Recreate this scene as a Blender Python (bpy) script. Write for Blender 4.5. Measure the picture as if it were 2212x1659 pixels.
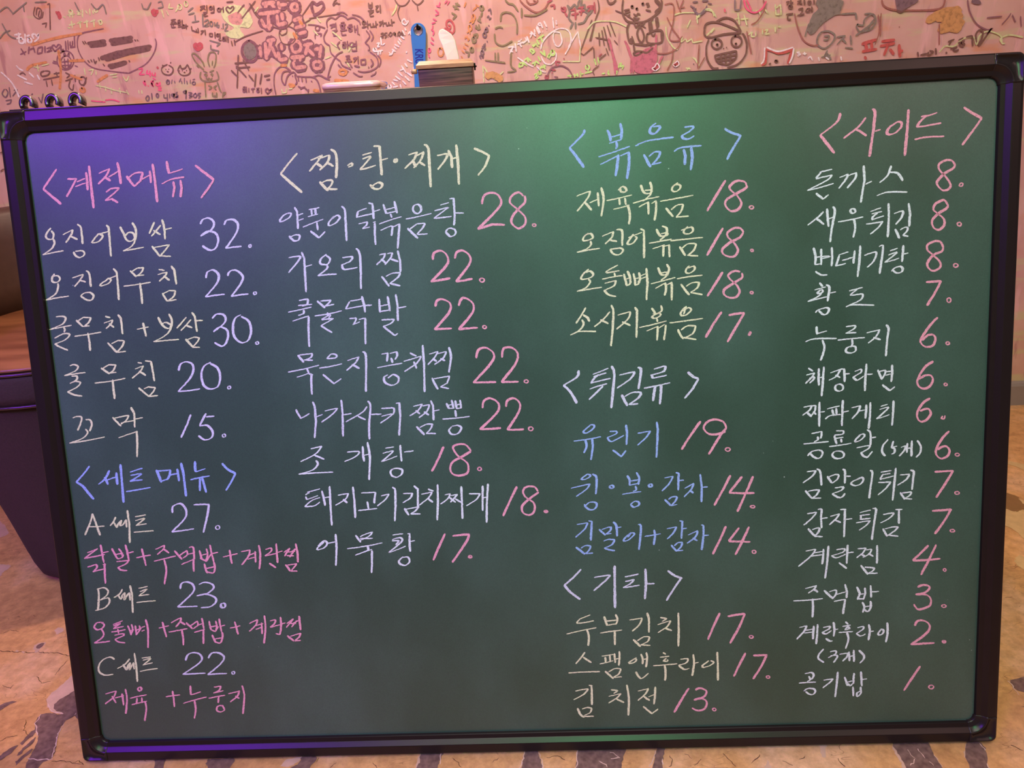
import bpy, bmesh, math, random
from mathutils import Vector, Matrix
random.seed(7)
for o in list(bpy.data.objects):
    bpy.data.objects.remove(o)
S = bpy.context.scene
COL = S.collection
PI = math.pi
YW = 1.0120            # y of the back wall
HB = 0.8429            # height of the menu board along its own face
LEAN = math.radians(15)
ZB = 0.0055

# ---------------------------------------------------------------- camera
cam = bpy.data.cameras.new('camera')
cam.sensor_fit = 'HORIZONTAL'; cam.sensor_width = 36; cam.lens = 25.3888
cam.clip_start = 0.02
co = bpy.data.objects.new('camera', cam); COL.objects.link(co)
_R = [[0.99834, 0.042307, 0.039089], [0.019943, 0.382776, -0.923626], [-0.054038, 0.922872, 0.381296]]
co.matrix_world = Matrix.Translation((0.03579, -0.69059, 0.81441)) @ Matrix(_R).to_4x4()
S.camera = co

# ---------------------------------------------------------------- world, lamps, exposure
S.view_settings.view_transform = 'Standard'; S.view_settings.look = 'None'
S.view_settings.exposure = 0.0; S.view_settings.gamma = 1.0
S.view_settings.use_curve_mapping = False
W = bpy.data.worlds.new('room_glow'); S.world = W; W.use_nodes = True
W.node_tree.nodes['Background'].inputs[0].default_value = (1.0, 0.80, 0.72, 1)
W.node_tree.nodes['Background'].inputs[1].default_value = 0.14

def lamp(kind, name, loc, target, power, color, size=0.2, size_y=None, **kw):
    l = bpy.data.lights.new(name, kind); l.energy = power; l.color = color
    if kind == 'AREA':
        l.shape = 'RECTANGLE'; l.size = size; l.size_y = size_y or size; l.spread = kw.get('spread', PI)
    elif kind == 'SPOT':
        l.shadow_soft_size = size; l.spot_size = kw.get('angle', 1.0); l.spot_blend = kw.get('blend', 0.8)
    else:
        l.shadow_soft_size = size
    o = bpy.data.objects.new(name, l); COL.objects.link(o); o.location = loc
    d = Vector(target) - Vector(loc)
    o.rotation_euler = d.to_track_quat('-Z', 'Y').to_euler()
    return o
# warm pendant over the table, just behind the plane of the board
lamp('POINT', 'pendant_lamp', (-0.30, 0.4665, 1.70), (0, 0, 0), 41, (1.0, 0.68, 0.49), 0.022)
# purple and green stage lamps on the ceiling behind the photographer
lamp('AREA', 'purple_lamp', (-1.80, -1.75, 2.30), (-0.54, 0.12, 0.55), 6.2, (0.26, 0.02, 1.0), 1.05, 0.4, spread=math.radians(50))
lamp('AREA', 'green_lamp', (0.30, -1.75, 2.25), (0.1, 0.15, 0.6), 1.9, (0.20, 1.0, 0.36), 0.45, 0.4, spread=math.radians(48))
lamp('AREA', 'warm_lamp', (-0.50, -1.75, 2.30), (-0.1, 0.12, 0.6), 0.75, (1.0, 0.80, 0.66), 0.6, 0.4, spread=math.radians(55))
lamp('AREA', 'side_fill', (1.75, -1.75, 2.30), (0.5, 0.12, 0.6), 0.6, (1.0, 0.50, 0.44), 0.7, 0.4, spread=math.radians(50))  # added fill light, warms the reflection on the right of board and frame
lamp('AREA', 'ceiling_lamp', (0.1, -1.0, 2.6), (0.0, 0.1, 0.4), 31, (1.0, 0.88, 0.80), 1.6, 1.0)

# ---------------------------------------------------------------- materials
def srgb(r, g, b):
    f = lambda c: (c/255/12.92) if c/255 <= 0.04045 else ((c/255+0.055)/1.055)**2.4
    return (f(r), f(g), f(b), 1)
def mat(name, col, rough=0.5, var=0.0, scale=20, bump=0.0, metal=0.0, spec=0.5, coat=0.0, stretch=None, col2=None, alpha_noise=0.0):
    m = bpy.data.materials.new(name); m.use_nodes = True
    nt = m.node_tree; b = nt.nodes['Principled BSDF']
    b.inputs['Base Color'].default_value = col
    b.inputs['Roughness'].default_value = rough
    b.inputs['Metallic'].default_value = metal
    b.inputs['Specular IOR Level'].default_value = spec
    b.inputs['Coat Weight'].default_value = coat
    if var or bump or col2 or alpha_noise:
        tc = nt.nodes.new('ShaderNodeTexCoord'); n = nt.nodes.new('ShaderNodeTexNoise')
        n.inputs['Scale'].default_value = scale; n.inputs['Detail'].default_value = 6
        src = tc.outputs['Object']
        if stretch:
            mp = nt.nodes.new('ShaderNodeMapping'); mp.inputs['Scale'].default_value = stretch
            nt.links.new(src, mp.inputs[0]); src = mp.outputs[0]
        nt.links.new(src, n.inputs['Vector'])
        if var or col2:
            r = nt.nodes.new('ShaderNodeValToRGB')
            r.color_ramp.elements[0].position = 0.32; r.color_ramp.elements[1].position = 0.68
            r.color_ramp.elements[0].color = col2 or tuple(c*(1-var) for c in col[:3])+(1,)
            r.color_ramp.elements[1].color = col if col2 else tuple(min(1, c*(1+var)) for c in col[:3])+(1,)
            nt.links.new(n.outputs['Fac'], r.inputs[0]); nt.links.new(r.outputs[0], b.inputs['Base Color'])
        if bump:
            bp = nt.nodes.new('ShaderNodeBump'); bp.inputs['Strength'].default_value = bump; bp.inputs['Distance'].default_value = 0.002
            nt.links.new(n.outputs['Fac'], bp.inputs['Height']); nt.links.new(bp.outputs[0], b.inputs['Normal'])
        if alpha_noise:
            r2 = nt.nodes.new('ShaderNodeMapRange')
            r2.inputs['From Min'].default_value = 0.30; r2.inputs['From Max'].default_value = 0.46
            r2.inputs['To Min'].default_value = 1-alpha_noise; r2.inputs['To Max'].default_value = 1
            nt.links.new(n.outputs['Fac'], r2.inputs[0]); nt.links.new(r2.outputs[0], b.inputs['Alpha'])
    return m

# ---------------------------------------------------------------- object helpers
def link(name, bm, m, parent=None, smooth=True):
    me = bpy.data.meshes.new(name); bm.normal_update(); bm.to_mesh(me); bm.free()
    for p in me.polygons: p.use_smooth = smooth
    if m: me.materials.append(m)
    o = bpy.data.objects.new(name, me); COL.objects.link(o)
    if parent: o.parent = parent
    return o
def thing(name, label, cat, loc=(0, 0, 0), rot=(0, 0, 0), group=None):
    o = bpy.data.objects.new(name, None); COL.objects.link(o); o.empty_display_size = 0.05
    o.location = loc; o.rotation_euler = rot; o['label'] = label; o['category'] = cat
    if group: o['group'] = group
    return o
def tag(o, label, cat):
    o['label'] = label; o['category'] = cat; return o
def structure(o):
    o['kind'] = 'structure'; return o
def box(bm, x0, x1, y0, y1, z0, z1, bev=0.0):
    vs = [bm.verts.new((x, y, z)) for z in (z0, z1) for y in (y0, y1) for x in (x0, x1)]
    fs = [bm.faces.new([vs[i] for i in q]) for q in ((0,2,3,1),(4,5,7,6),(0,1,5,4),(2,6,7,3),(0,4,6,2),(1,3,7,5))]
    if bev:
        es = {e for f in fs for e in f.edges}
        bmesh.ops.bevel(bm, geom=list(es), offset=bev, segments=3, profile=0.5, affect='EDGES')
def grid(bm, loops, close_u=False, cap0=False, cap1=False, close_loops=False):
    """loops: list of point loops of equal length; skin them."""
    V = [[bm.verts.new(p) for p in L] for L in loops]
    nL = len(V); m = len(V[0])
    for i in range(nL if close_loops else nL-1):
        A = V[i]; B = V[(i+1) % nL]
        for j in range(m if close_u else m-1):
            k = (j+1) % m
            try: bm.faces.new((A[j], A[k], B[k], B[j]))
            except ValueError: pass
    if cap0: bm.faces.new(list(reversed(V[0])))
    if cap1: bm.faces.new(V[-1])
    return V
def fixn(bm):
    bmesh.ops.recalc_face_normals(bm, faces=bm.faces)
def lathe(bm, prof, seg=64, f=None, cx=0, cy=0):
    loops = []
    for r, z in prof:
        L = []
        for i in range(seg):
            a = 2*PI*i/seg; rr, zz = f(r, z, a) if f else (r, z)
            L.append((cx+rr*math.cos(a), cy+rr*math.sin(a), zz))
        loops.append(L)
    grid(bm, loops, close_u=True, cap0=True, cap1=True); fixn(bm)
def tube(bm, pts, r, seg=10, closed=False):
    pts = [Vector(p) for p in pts]; loops = []; n = len(pts)
    for i, p in enumerate(pts):
        a = pts[(i-1) % n] if closed or i > 0 else p; b = pts[(i+1) % n] if closed or i < n-1 else p
        t = (b-a).normalized(); up = Vector((0, 0, 1)) if abs(t.z) < 0.9 else Vector((1, 0, 0))
        s = t.cross(up).normalized(); w = s.cross(t)
        loops.append([p+(s*math.cos(2*PI*k/seg)+w*math.sin(2*PI*k/seg))*r for k in range(seg)])
    grid(bm, loops, close_u=True, cap0=not closed, cap1=not closed, close_loops=closed); fixn(bm)
def curve_mesh(name, splines, extrude, bevel, m, parent=None):
    """Filled 2D outline (holes allowed) with thickness, returned as a mesh object in the XY plane."""
    cu = bpy.data.curves.new(name, 'CURVE'); cu.dimensions = '2D'; cu.fill_mode = 'BOTH'
    cu.extrude = extrude; cu.bevel_depth = bevel; cu.bevel_resolution = 2
    for pts in splines:
        s = cu.splines.new('POLY'); s.points.add(len(pts)-1); s.use_cyclic_u = True
        for q, (x, y) in zip(s.points, pts): q.co = (x, y, 0, 1)
    return solidify_curve(name, cu, m, parent)
def solidify_curve(name, cu, m, parent=None):
    t = bpy.data.objects.new('outline', cu); COL.objects.link(t)
    dg = bpy.context.evaluated_depsgraph_get(); dg.update()
    me = bpy.data.meshes.new_from_object(t.evaluated_get(dg)); me.name = name
    bpy.data.objects.remove(t); bpy.data.curves.remove(cu)
    me.materials.clear(); me.materials.append(m)
    o = bpy.data.objects.new(name, me); COL.objects.link(o)
    if parent: o.parent = parent
    return o

# ---------------------------------------------------------------- strokes (chalk on the board, marker on the wall, paint on the floor)
def decode(s, split=True):
    out = []
    for st in s.split('/'):
        sm = st[0] == '~'
        if sm: st = st[1:]
        pts = [Vector((int(a), int(b)))*1e-4 for a, b in (q.split(',') for q in st.split())]
        if sm: out.append((sm, pts)); continue
        cur = [pts[0]]                       # a pen that turns sharply starts a new ribbon
        for i in range(1, len(pts)):
            cur.append(pts[i])
            if i < len(pts)-1:
                a = (pts[i]-pts[i-1]); b = (pts[i+1]-pts[i])
                if split and a.length and b.length and a.normalized().dot(b.normalized()) < 0.6:
                    out.append((sm, cur)); cur = [pts[i]]
        out.append((sm, cur))
    return out
def smooth_path(pts, step):
    n = len(pts); out = []
    for i in range(n-1):
        p0 = pts[max(i-1, 0)]; p1 = pts[i]; p2 = pts[i+1]; p3 = pts[min(i+2, n-1)]
        k = max(2, int((p2-p1).length/step)+1)
        for j in range(k):
            t = j/k
            out.append(0.5*((2*p1)+(p2-p0)*t+(2*p0-5*p1+4*p2-p3)*t*t+(3*p1-p0-3*p2+p3)*t*t*t))
    out.append(pts[-1]); return out
def line_path(pts, step):
    out = []
    for a, b in zip(pts, pts[1:]):
        k = max(1, int((b-a).length/step)+1)
        out += [a.lerp(b, j/k) for j in range(k)]
    out.append(pts[-1]); return out
def ribbon(bm, pts, wfun, put, rnd, rough=0.10):
    n = len(pts)
    if n < 2: return
    V = []; seed = rnd.random()*50
    for i, p in enumerate(pts):
        t = pts[min(i+1, n-1)]-pts[max(i-1, 0)]
        if t.length < 1e-9: t = Vector((1, 0))
        t.normalize(); s = Vector((-t.y, t.x)); w = wfun(t)*0.5
        e = min(i, n-1-i)
        w *= (0.72, 0.94)[e] if e < 2 else 1.0
        w *= 1+0.10*math.sin(i*0.23+seed)
        a = w*(1+rnd.uniform(-rough, rough)); b = w*(1+rnd.uniform(-rough, rough))
        V.append((bm.verts.new(put(p+s*a)), bm.verts.new(put(p-s*b))))
    def endcap(pair, d, w):
        m = (Vector(pair[0].co)+Vector(pair[1].co))/2
        return m
    for A, B in zip(V, V[1:]):
        bm.faces.new((A[0], A[1], B[1], B[0]))
    # blunt rounded ends
    for idx, sgn in ((0, -1), (n-1, 1)):
        t = (pts[1]-pts[0] if idx == 0 else pts[-1]-pts[-2])
        if t.length < 1e-9: continue
        t = t.normalized()*sgn
        c = pts[idx]; w = wfun(t)*0.5
        q = bm.verts.new(put(c+t*w*0.45))
        bm.faces.new((V[idx][0], V[idx][1], q) if sgn > 0 else (V[idx][1], V[idx][0], q))
def chisel(wmin, wmax, ang):
    nx, ny = math.cos(ang), math.sin(ang)
    return lambda t: wmin+(wmax-wmin)*abs(t.x*ny-t.y*nx)
def fill(bm, pts, put):
    vs = [bm.verts.new(put(p)) for p in pts]
    es = [bm.edges.new((vs[i], vs[(i+1) % len(vs)])) for i in range(len(vs))]
    bmesh.ops.triangle_fill(bm, edges=es, use_beauty=True)
def ragged(pts, amp, rnd, step):
    out = []
    n = len(pts)
    cl = smooth_path(pts+[pts[0]], step)[:-1]
    for p in cl: out.append(p+Vector((rnd.uniform(-amp, amp), rnd.uniform(-amp, amp))))
    return out

# ================================================================ the setting
# floor: worn painted concrete
def floor_material():
    m = bpy.data.materials.new('painted_concrete'); m.use_nodes = True; nt = m.node_tree
    N = nt.nodes.new; L = nt.links.new; b = nt.nodes['Principled BSDF']
    tc = N('ShaderNodeTexCoord')
    def noise(s, d=8, r=0.6):
        n = N('ShaderNodeTexNoise'); n.inputs['Scale'].default_value = s; n.inputs['Detail'].default_value = d
        n.inputs['Roughness'].default_value = r; L(tc.outputs['Object'], n.inputs['Vector']); return n
    big = noise(4.5); r = N('ShaderNodeValToRGB'); e = r.color_ramp.elements
    e[0].position = 0.36; e[0].color = srgb(206, 150, 98); e[1].position = 0.66; e[1].color = srgb(238, 190, 152)
    x = e.new(0.5); x.color = srgb(228, 172, 116)
    L(big.outputs['Fac'], r.inputs[0])
    fine = noise(55, 10, 0.7); r2 = N('ShaderNodeValToRGB'); e = r2.color_ramp.elements
    e[0].position = 0.34; e[0].color = (0.62, 0.56, 0.5, 1); e[1].position = 0.62; e[1].color = (1.06, 1.05, 1.05, 1)
    L(fine.outputs['Fac'], r2.inputs[0])
    mx = N('ShaderNodeMixRGB'); mx.blend_type = 'MULTIPLY'; mx.inputs[0].default_value = 0.8
    L(r.outputs[0], mx.inputs[1]); L(r2.outputs[0], mx.inputs[2])
    # hairline scratches
    mp = N('ShaderNodeMapping'); mp.inputs['Scale'].default_value = (1, 3.2, 1); mp.inputs['Rotation'].default_value = (0, 0, 0.6)
    L(tc.outputs['Object'], mp.inputs[0])
    dn = N('ShaderNodeTexNoise'); dn.inputs['Scale'].default_value = 9; L(mp.outputs[0], dn.inputs['Vector'])
    ad = N('ShaderNodeMixRGB'); ad.blend_type = 'ADD'; ad.inputs[0].default_value = 0.35
    L(mp.outputs[0], ad.inputs[1]); L(dn.outputs['Color'], ad.inputs[2])
    vo = N('ShaderNodeTexVoronoi'); vo.feature = 'DISTANCE_TO_EDGE'; vo.inputs['Scale'].default_value = 16
    L(ad.outputs[0], vo.inputs['Vector'])
    r3 = N('ShaderNodeValToRGB'); e = r3.color_ramp.elements
    e[0].position = 0.0; e[0].color = (0.45, 0.36, 0.3, 1); e[1].position = 0.018; e[1].color = (1, 1, 1, 1)
    L(vo.outputs['Distance'], r3.inputs[0])
    gate = noise(14, 3); r4 = N('ShaderNodeValToRGB'); r4.color_ramp.elements[0].position = 0.52; r4.color_ramp.elements[1].position = 0.6
    L(gate.outputs['Fac'], r4.inputs[0])
    m2 = N('ShaderNodeMixRGB'); m2.blend_type = 'MULTIPLY'; L(r4.outputs[0], m2.inputs[0])
    L(mx.outputs[0], m2.inputs[1]); L(r3.outputs[0], m2.inputs[2])
    L(m2.outputs[0], b.inputs['Base Color']); b.inputs['Roughness'].default_value = 0.42
    bp = N('ShaderNodeBump'); bp.inputs['Strength'].default_value = 0.25; bp.inputs['Distance'].default_value = 0.002
    L(fine.outputs['Fac'], bp.inputs['Height']); L(bp.outputs[0], b.inputs['Normal'])
    return m
bm = bmesh.new(); box(bm, -2.6, 2.6, -2.6, YW+0.12, -0.08, 0)
floor = structure(link('floor', bm, floor_material(), smooth=False))

def wall_material():
    m = bpy.data.materials.new('pink_wall_paint'); m.use_nodes = True; nt = m.node_tree
    N = nt.nodes.new; L = nt.links.new; b = nt.nodes['Principled BSDF']
    tc = N('ShaderNodeTexCoord')
    def noise(s, d=6):
        n = N('ShaderNodeTexNoise'); n.inputs['Scale'].default_value = s; n.inputs['Detail'].default_value = d
        L(tc.outputs['Object'], n.inputs['Vector']); return n
    a = noise(7); r = N('ShaderNodeValToRGB'); e = r.color_ramp.elements
    e[0].position = 0.35; e[0].color = srgb(214, 162, 146); e[1].position = 0.65; e[1].color = srgb(230, 184, 168)
    x = e.new(0.5); x.color = srgb(222, 172, 157)
    L(a.outputs['Fac'], r.inputs[0])
    st = noise(16); r2 = N('ShaderNodeValToRGB'); e = r2.color_ramp.elements
    e[0].position = 0.60; e[0].color = (0, 0, 0, 1); e[1].position = 0.75; e[1].color = (0.4, 0.4, 0.4, 1)
    L(st.outputs['Fac'], r2.inputs[0])
    mx = N('ShaderNodeMixRGB'); L(r2.outputs[0], mx.inputs[0]); L(r.outputs[0], mx.inputs[1]); mx.inputs[2].default_value = srgb(226, 150, 110)
    last = mx.outputs[0]
    for col, rot, sc, lo, seed in ((srgb(214, 206, 150), 0.6, (5, 1, 30), 0.57, 3.0), (srgb(246, 190, 186), -0.9, (26, 1, 5), 0.58, 7.0), (srgb(176, 112, 116), 0.9, (30, 1, 6), 0.61, 11.0), (srgb(228, 150, 100), 0.2, (6, 1, 20), 0.59, 17.0)):
        mp = N('ShaderNodeMapping'); mp.inputs['Rotation'].default_value = (0, rot, 0); mp.inputs['Scale'].default_value = sc; mp.inputs['Location'].default_value = (seed, seed, seed)
        L(tc.outputs['Object'], mp.inputs[0]); n = N('ShaderNodeTexNoise'); n.inputs['Scale'].default_value = 1.6; n.inputs['Detail'].default_value = 4
        L(mp.outputs[0], n.inputs['Vector']); q = N('ShaderNodeMapRange'); q.inputs['From Min'].default_value = lo; q.inputs['From Max'].default_value = lo+0.10; q.inputs['To Max'].default_value = 0.6
        L(n.outputs['Fac'], q.inputs[0]); x2 = N('ShaderNodeMixRGB'); L(q.outputs[0], x2.inputs[0]); L(last, x2.inputs[1]); x2.inputs[2].default_value = col; last = x2.outputs[0]
    L(last, b.inputs['Base Color']); b.inputs['Roughness'].default_value = 0.5
    return m
bm = bmesh.new(); box(bm, -2.6, 2.6, YW, YW+0.12, 0, 2.7)
wall = structure(link('wall_back', bm, wall_material(), smooth=False))
bm = bmesh.new()
prof = [(YW, 0.0), (YW-0.012, 0.0), (YW-0.012, 0.052), (YW-0.009, 0.059), (YW-0.003, 0.062), (YW, 0.062)]
grid(bm, [[(x, y, z) for y, z in prof] for x in (-2.6, 2.6)], close_u=True, cap0=True, cap1=True); fixn(bm)
structure(link('baseboard_back', bm, mat('grey_baseboard', srgb(150, 135, 130), 0.5, 0.06, 12), smooth=False))

# ---------------------------------------------------------------- worn patches on the floor
FLOOR_MARKS = [
('F', 'pale', 0, 'whitish worn patch', '-11743,6361 -11461,6208 -11131,5924 -10974,5722 -11059,5602 -11191,5579'),
('F', 'pale', 0, 'whitish worn patch', '-10660,4724 -10401,4655 -10163,4615 -10123,4530 -10153,4397 -10128,4263 -10302,4219'),
('F', 'pale', 0, 'whitish worn patch', '-7148,1625 -7217,1366 -7269,1233 -7187,1082 -7038,949 -6948,930 -6839,880 -6825,942 -6689,1066 -7051,1730'),
('F', 'brown', 0, 'brown worn patch', '-7072,1046 -7042,1169 -6962,1256 -6841,1371 -6467,775 -6665,849 -6835,895 -6994,964'),
('F', 'brown', 0, 'brown worn patch', '-7157,889 -7040,911 -6878,881 -6631,880 -6716,721 -6691,555 -6574,306 -6518,137 -6620,31 -6567,-181 -6710,-178 -6846,118 -6863,257 -6956,489 -7155,734'),
('F', 'brown', 0, 'thin brown worn streak', '-7289,179 -7238,301 -7139,364 -7151,265 -7184,168 -7274,88 -7353,131'),
('F', 'brown', 0, 'thin brown worn streak', '-7138,392 -7083,635 -7030,580 -7065,434 -7104,348'),
('F', 'brown', 0, 'thin brown worn streak', '-7063,206 -7033,347 -6985,484 -6957,402 -7001,261 -7019,178'),
('F', 'brown', 0, 'thin brown worn streak', '-7003,81 -6954,190 -6904,300 -6873,215 -6932,120 -6954,26'),
('F', 'brown', 0, 'grey worn streak', '-7969,1042 -7825,1142 -7709,1148 -7770,1101 -7795,1059 -7846,980 -7911,960'),
('F', 'pale', 0, 'small pale chip', '-8078,2699 -8066,2750 -8016,2756 -7926,2719 -7903,2650 -7946,2619 -7980,2591'),
('F', 'pale', 0, 'small pale chip', '-8204,2312 -8185,2383 -8064,2410 -8037,2289 -8037,2199 -8079,2173'),
('F', 'brown', 0, 'small brown chip', '-8153,2302 -8141,2361 -8069,2386 -8052,2290 -8086,2252'),
('F', 'pale', 0, 'small pale chip', '-8456,2215 -8445,2242 -8396,2213 -8403,2193'),
('F', 'pale', 0, 'small pale chip', '-8336,2210 -8306,2209 -8262,2165 -8297,2174'),
('G', 'crack', 9, 'long crack', '-8810,2240 -8528,2214 -8248,2187 -8136,2171 -8097,2201 -8015,2186 -7878,2154 -7705,2155 -7487,2081 -7335,2068'),
('G', 'crack', 8, 'thin cracks', '-7428,1653 -7442,1798 -7415,1972/-6492,76 -6349,78 -6182,42 -6024,16/-7464,430 -7412,502 -7281,513/-7333,801 -7236,615 -7124,523/-8953,2660 -8888,2742 -8702,2692/-8329,2676 -8263,2716/-8155,1484 -7980,1409 -7972,1478/-7723,1646 -7546,1498 -7428,1529'),
('G', 'rimpale', 13, 'pale ragged edges', '-7179,1082 -7034,942 -6825,879/-7152,883 -7137,718 -6975,519/-6711,721 -6681,540 -6578,292 -6530,137/-6862,124 -6701,101 -6509,104/-6624,889 -6644,858'),
('F', 'brown', 0, 'brown worn patch', '-5072,59 -4916,66 -4865,-93 -4839,-311 -4917,-309 -4995,-63'),
('F', 'brown', 0, 'brown worn patch', '-4309,51 -3966,54 -3952,-71 -3938,-332 -4250,-325 -4264,-81 -4316,-28'),
('F', 'brown', 0, 'brown worn patch', '-3046,64 -2875,71 -2819,13 -2888,-108 -2971,-354 -3202,-349 -3122,-109 -3045,-37'),
('F', 'pale', 0, 'pale chip by the brown patch', '-3289,-76 -3238,12 -3044,60 -3072,-14 -3183,-101'),
('G', 'crack', 8, 'thin cracks', '-4297,-73 -4315,40/-3146,-95 -3042,-49 -3022,18/-2809,35 -2811,-32/-6177,30 -6122,74 -6005,14/-2613,-115 -2554,-39/-2062,-51 -1986,-137'),
('F', 'brown', 0, 'brown worn patch', '-1452,103 -1157,107 -1162,-29 -1182,-157 -1215,-395 -1516,-388 -1456,-150 -1437,-33'),
('F', 'pale', 0, 'pale edge chip', '-1448,73 -1428,0 -1446,-150 -1497,-261 -1472,-66'),
('F', 'brown', 0, 'brown worn patch', '-32,100 110,101 132,5 182,-190 255,-429 -188,-418 -98,-183 -70,-35'),
('G', 'rimpale', 12, 'pale ragged edges', '133,27 165,-74 186,-206 238,-366/-57,55 -79,-79 -126,-198/656,70 619,-52 634,-119 589,-226/910,-104 1013,-204/1075,25 1179,-67 1063,-86/1534,-224 1602,-143 1655,10/1722,-103 1726,-190/-1161,84 -1171,-118'),
('F', 'brown', 0, 'wide brown worn patch', '661,93 1240,89 1235,-46 1190,-215 1207,-451 549,-435 597,-201 630,-97 622,-8'),
('F', 'brown', 0, 'narrow brown worn patch', '1686,82 1787,79 1733,-125 1715,-254 1715,-462 1498,-457 1580,-225 1632,-78'),
('G', 'crack', 8, 'thin cracks', '237,-43 343,-12 475,-71/1803,-224 1853,-106 1827,-39/-1009,-11 -925,-80 -880,-158/-482,-91 -388,-27/2039,-22 2114,-113'),
('F', 'pale', 0, 'small pale chip', '3796,66 3869,64 3810,-116 3769,-134 3759,-90'),
('F', 'pale', 0, 'small pale chip', '3061,-125 3069,-249 3053,-397 2946,-395 3000,-248'),
('F', 'brown', 0, 'brown worn patch', '4711,78 5158,71 5151,-103 5152,-312 5123,-534 4708,-524 4718,-301 4718,-92'),
('F', 'pale', 0, 'pale edge of the brown patch', '4710,54 4737,-8 4751,-233 4746,-525 4670,-523 4692,-232 4689,-67'),
('F', 'pale', 0, 'pale edge of the brown patch', '5150,54 5163,-79 5164,-290 5143,-312 5104,-196 5106,-54'),
('F', 'brown', 0, 'brown worn patch', '5660,65 5805,53 5826,-85 5713,-326 5629,-546 5423,-541 5488,-320 5553,-113'),
('F', 'pale', 0, 'pale edge of the brown patch', '5630,29 5585,-90 5550,-207 5508,-159'),
('G', 'rimpale', 10, 'pale ragged edges', '4859,-47 4890,-190 4787,-280/4989,-27 5018,-170/5054,-218 5077,-287/5805,36 5820,-85/5737,-258 5708,-348'),
('G', 'crack', 8, 'thin cracks', '3460,-154 3522,-120 3541,-97/3936,-143 3984,-272/2130,-191 2226,-123/2838,-185 2992,-71/2532,-35 2625,-227/3244,-172 3344,-233'),
('F', 'pale2', 0, 'pale stripe', '10483,7221 10611,7133 10789,6974 11014,6813 10860,6574 10560,6808 10483,6969 10388,7075'),
('F', 'tan', 0, 'brown-grey worn area', '9644,5973 9798,5800 9776,5542 10074,5355 9902,5088 9593,5246 9436,5247 9280,5360'),
('F', 'pale2', 0, 'pale worn patch', '9293,5383 9441,5256 9635,5313 10016,5265 9123,3881 9052,4199 9051,4370 9053,4579 9021,4722 8993,4877'),
('F', 'pale2', 0, 'pale worn patch', '8476,3707 8587,3834 8682,3905 8728,3826 8850,3595 8650,3281 8504,3485'),
('F', 'pale2', 0, 'pale worn chip', '9781,5722 9814,5661 9873,5511 9816,5419 9752,5519'),
('F', 'brown', 0, 'brown worn patch', '6807,1069 6922,1089 7210,1095 7021,799 6863,834 6799,886 6794,979'),
('G', 'rimpale', 16, 'pale ragged edges', '6781,1046 6792,991 6771,922 6768,807'),
('G', 'crack', 8, 'thin cracks', '7849,2576 7902,2580/6684,587 6730,608/7781,2798 7890,2809/6175,-5 6270,-85')]
FC = dict(white=srgb(226, 196, 186), brown=srgb(142, 108, 100), tan=srgb(150, 108, 66), pale=srgb(222, 178, 156), pale2=srgb(222, 182, 130),
          crack=srgb(92, 56, 38), rimpale=srgb(236, 196, 182))
FM = {k: mat('floor_'+k, c, 0.55, 0.0, 130 if k == 'brown' else 60, 0.3, col2=(srgb(104, 74, 68) if k == 'brown' else tuple(v*0.84 for v in c[:3])+(1,)))
      for k, c in FC.items()}
rnd = random.Random(3)
FN = dict(white='worn_paint_patch', brown='worn_paint_patch', tan='worn_paint_patch', pale='worn_paint_patch', pale2='worn_paint_patch', crack='floor_crack', rimpale='paint_edge')
for i, (k, c, w, txt, s) in enumerate(FLOOR_MARKS):
    z = {'crack': 0.0003, 'rimpale': 0.00075}.get(c, 0.0004 + (0.0001 if c in ('brown',) else 0)) + 0.000004*i
    bm = bmesh.new(); put = lambda p, z=z: (p.x, p.y, z)
    for sm, pts in decode(s, k != 'F'):
        if k == 'F':
            fill(bm, ragged(pts, 0.0012, rnd, 0.004), put)
        else:
            path = line_path(pts, 0.004)
            path = [p+Vector((rnd.uniform(-1, 1), rnd.uniform(-1, 1)))*0.0011 for p in path]
            ribbon(bm, path, lambda t, w=w: w*1e-4*(0.6+0.8*rnd.random()), put, rnd, 0.4)
    for f in bm.faces:
        if f.normal.z < 0: f.normal_flip()
    o = link(FN[c], bm, FM[c], floor, smooth=False); o['label'] = txt

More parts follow.
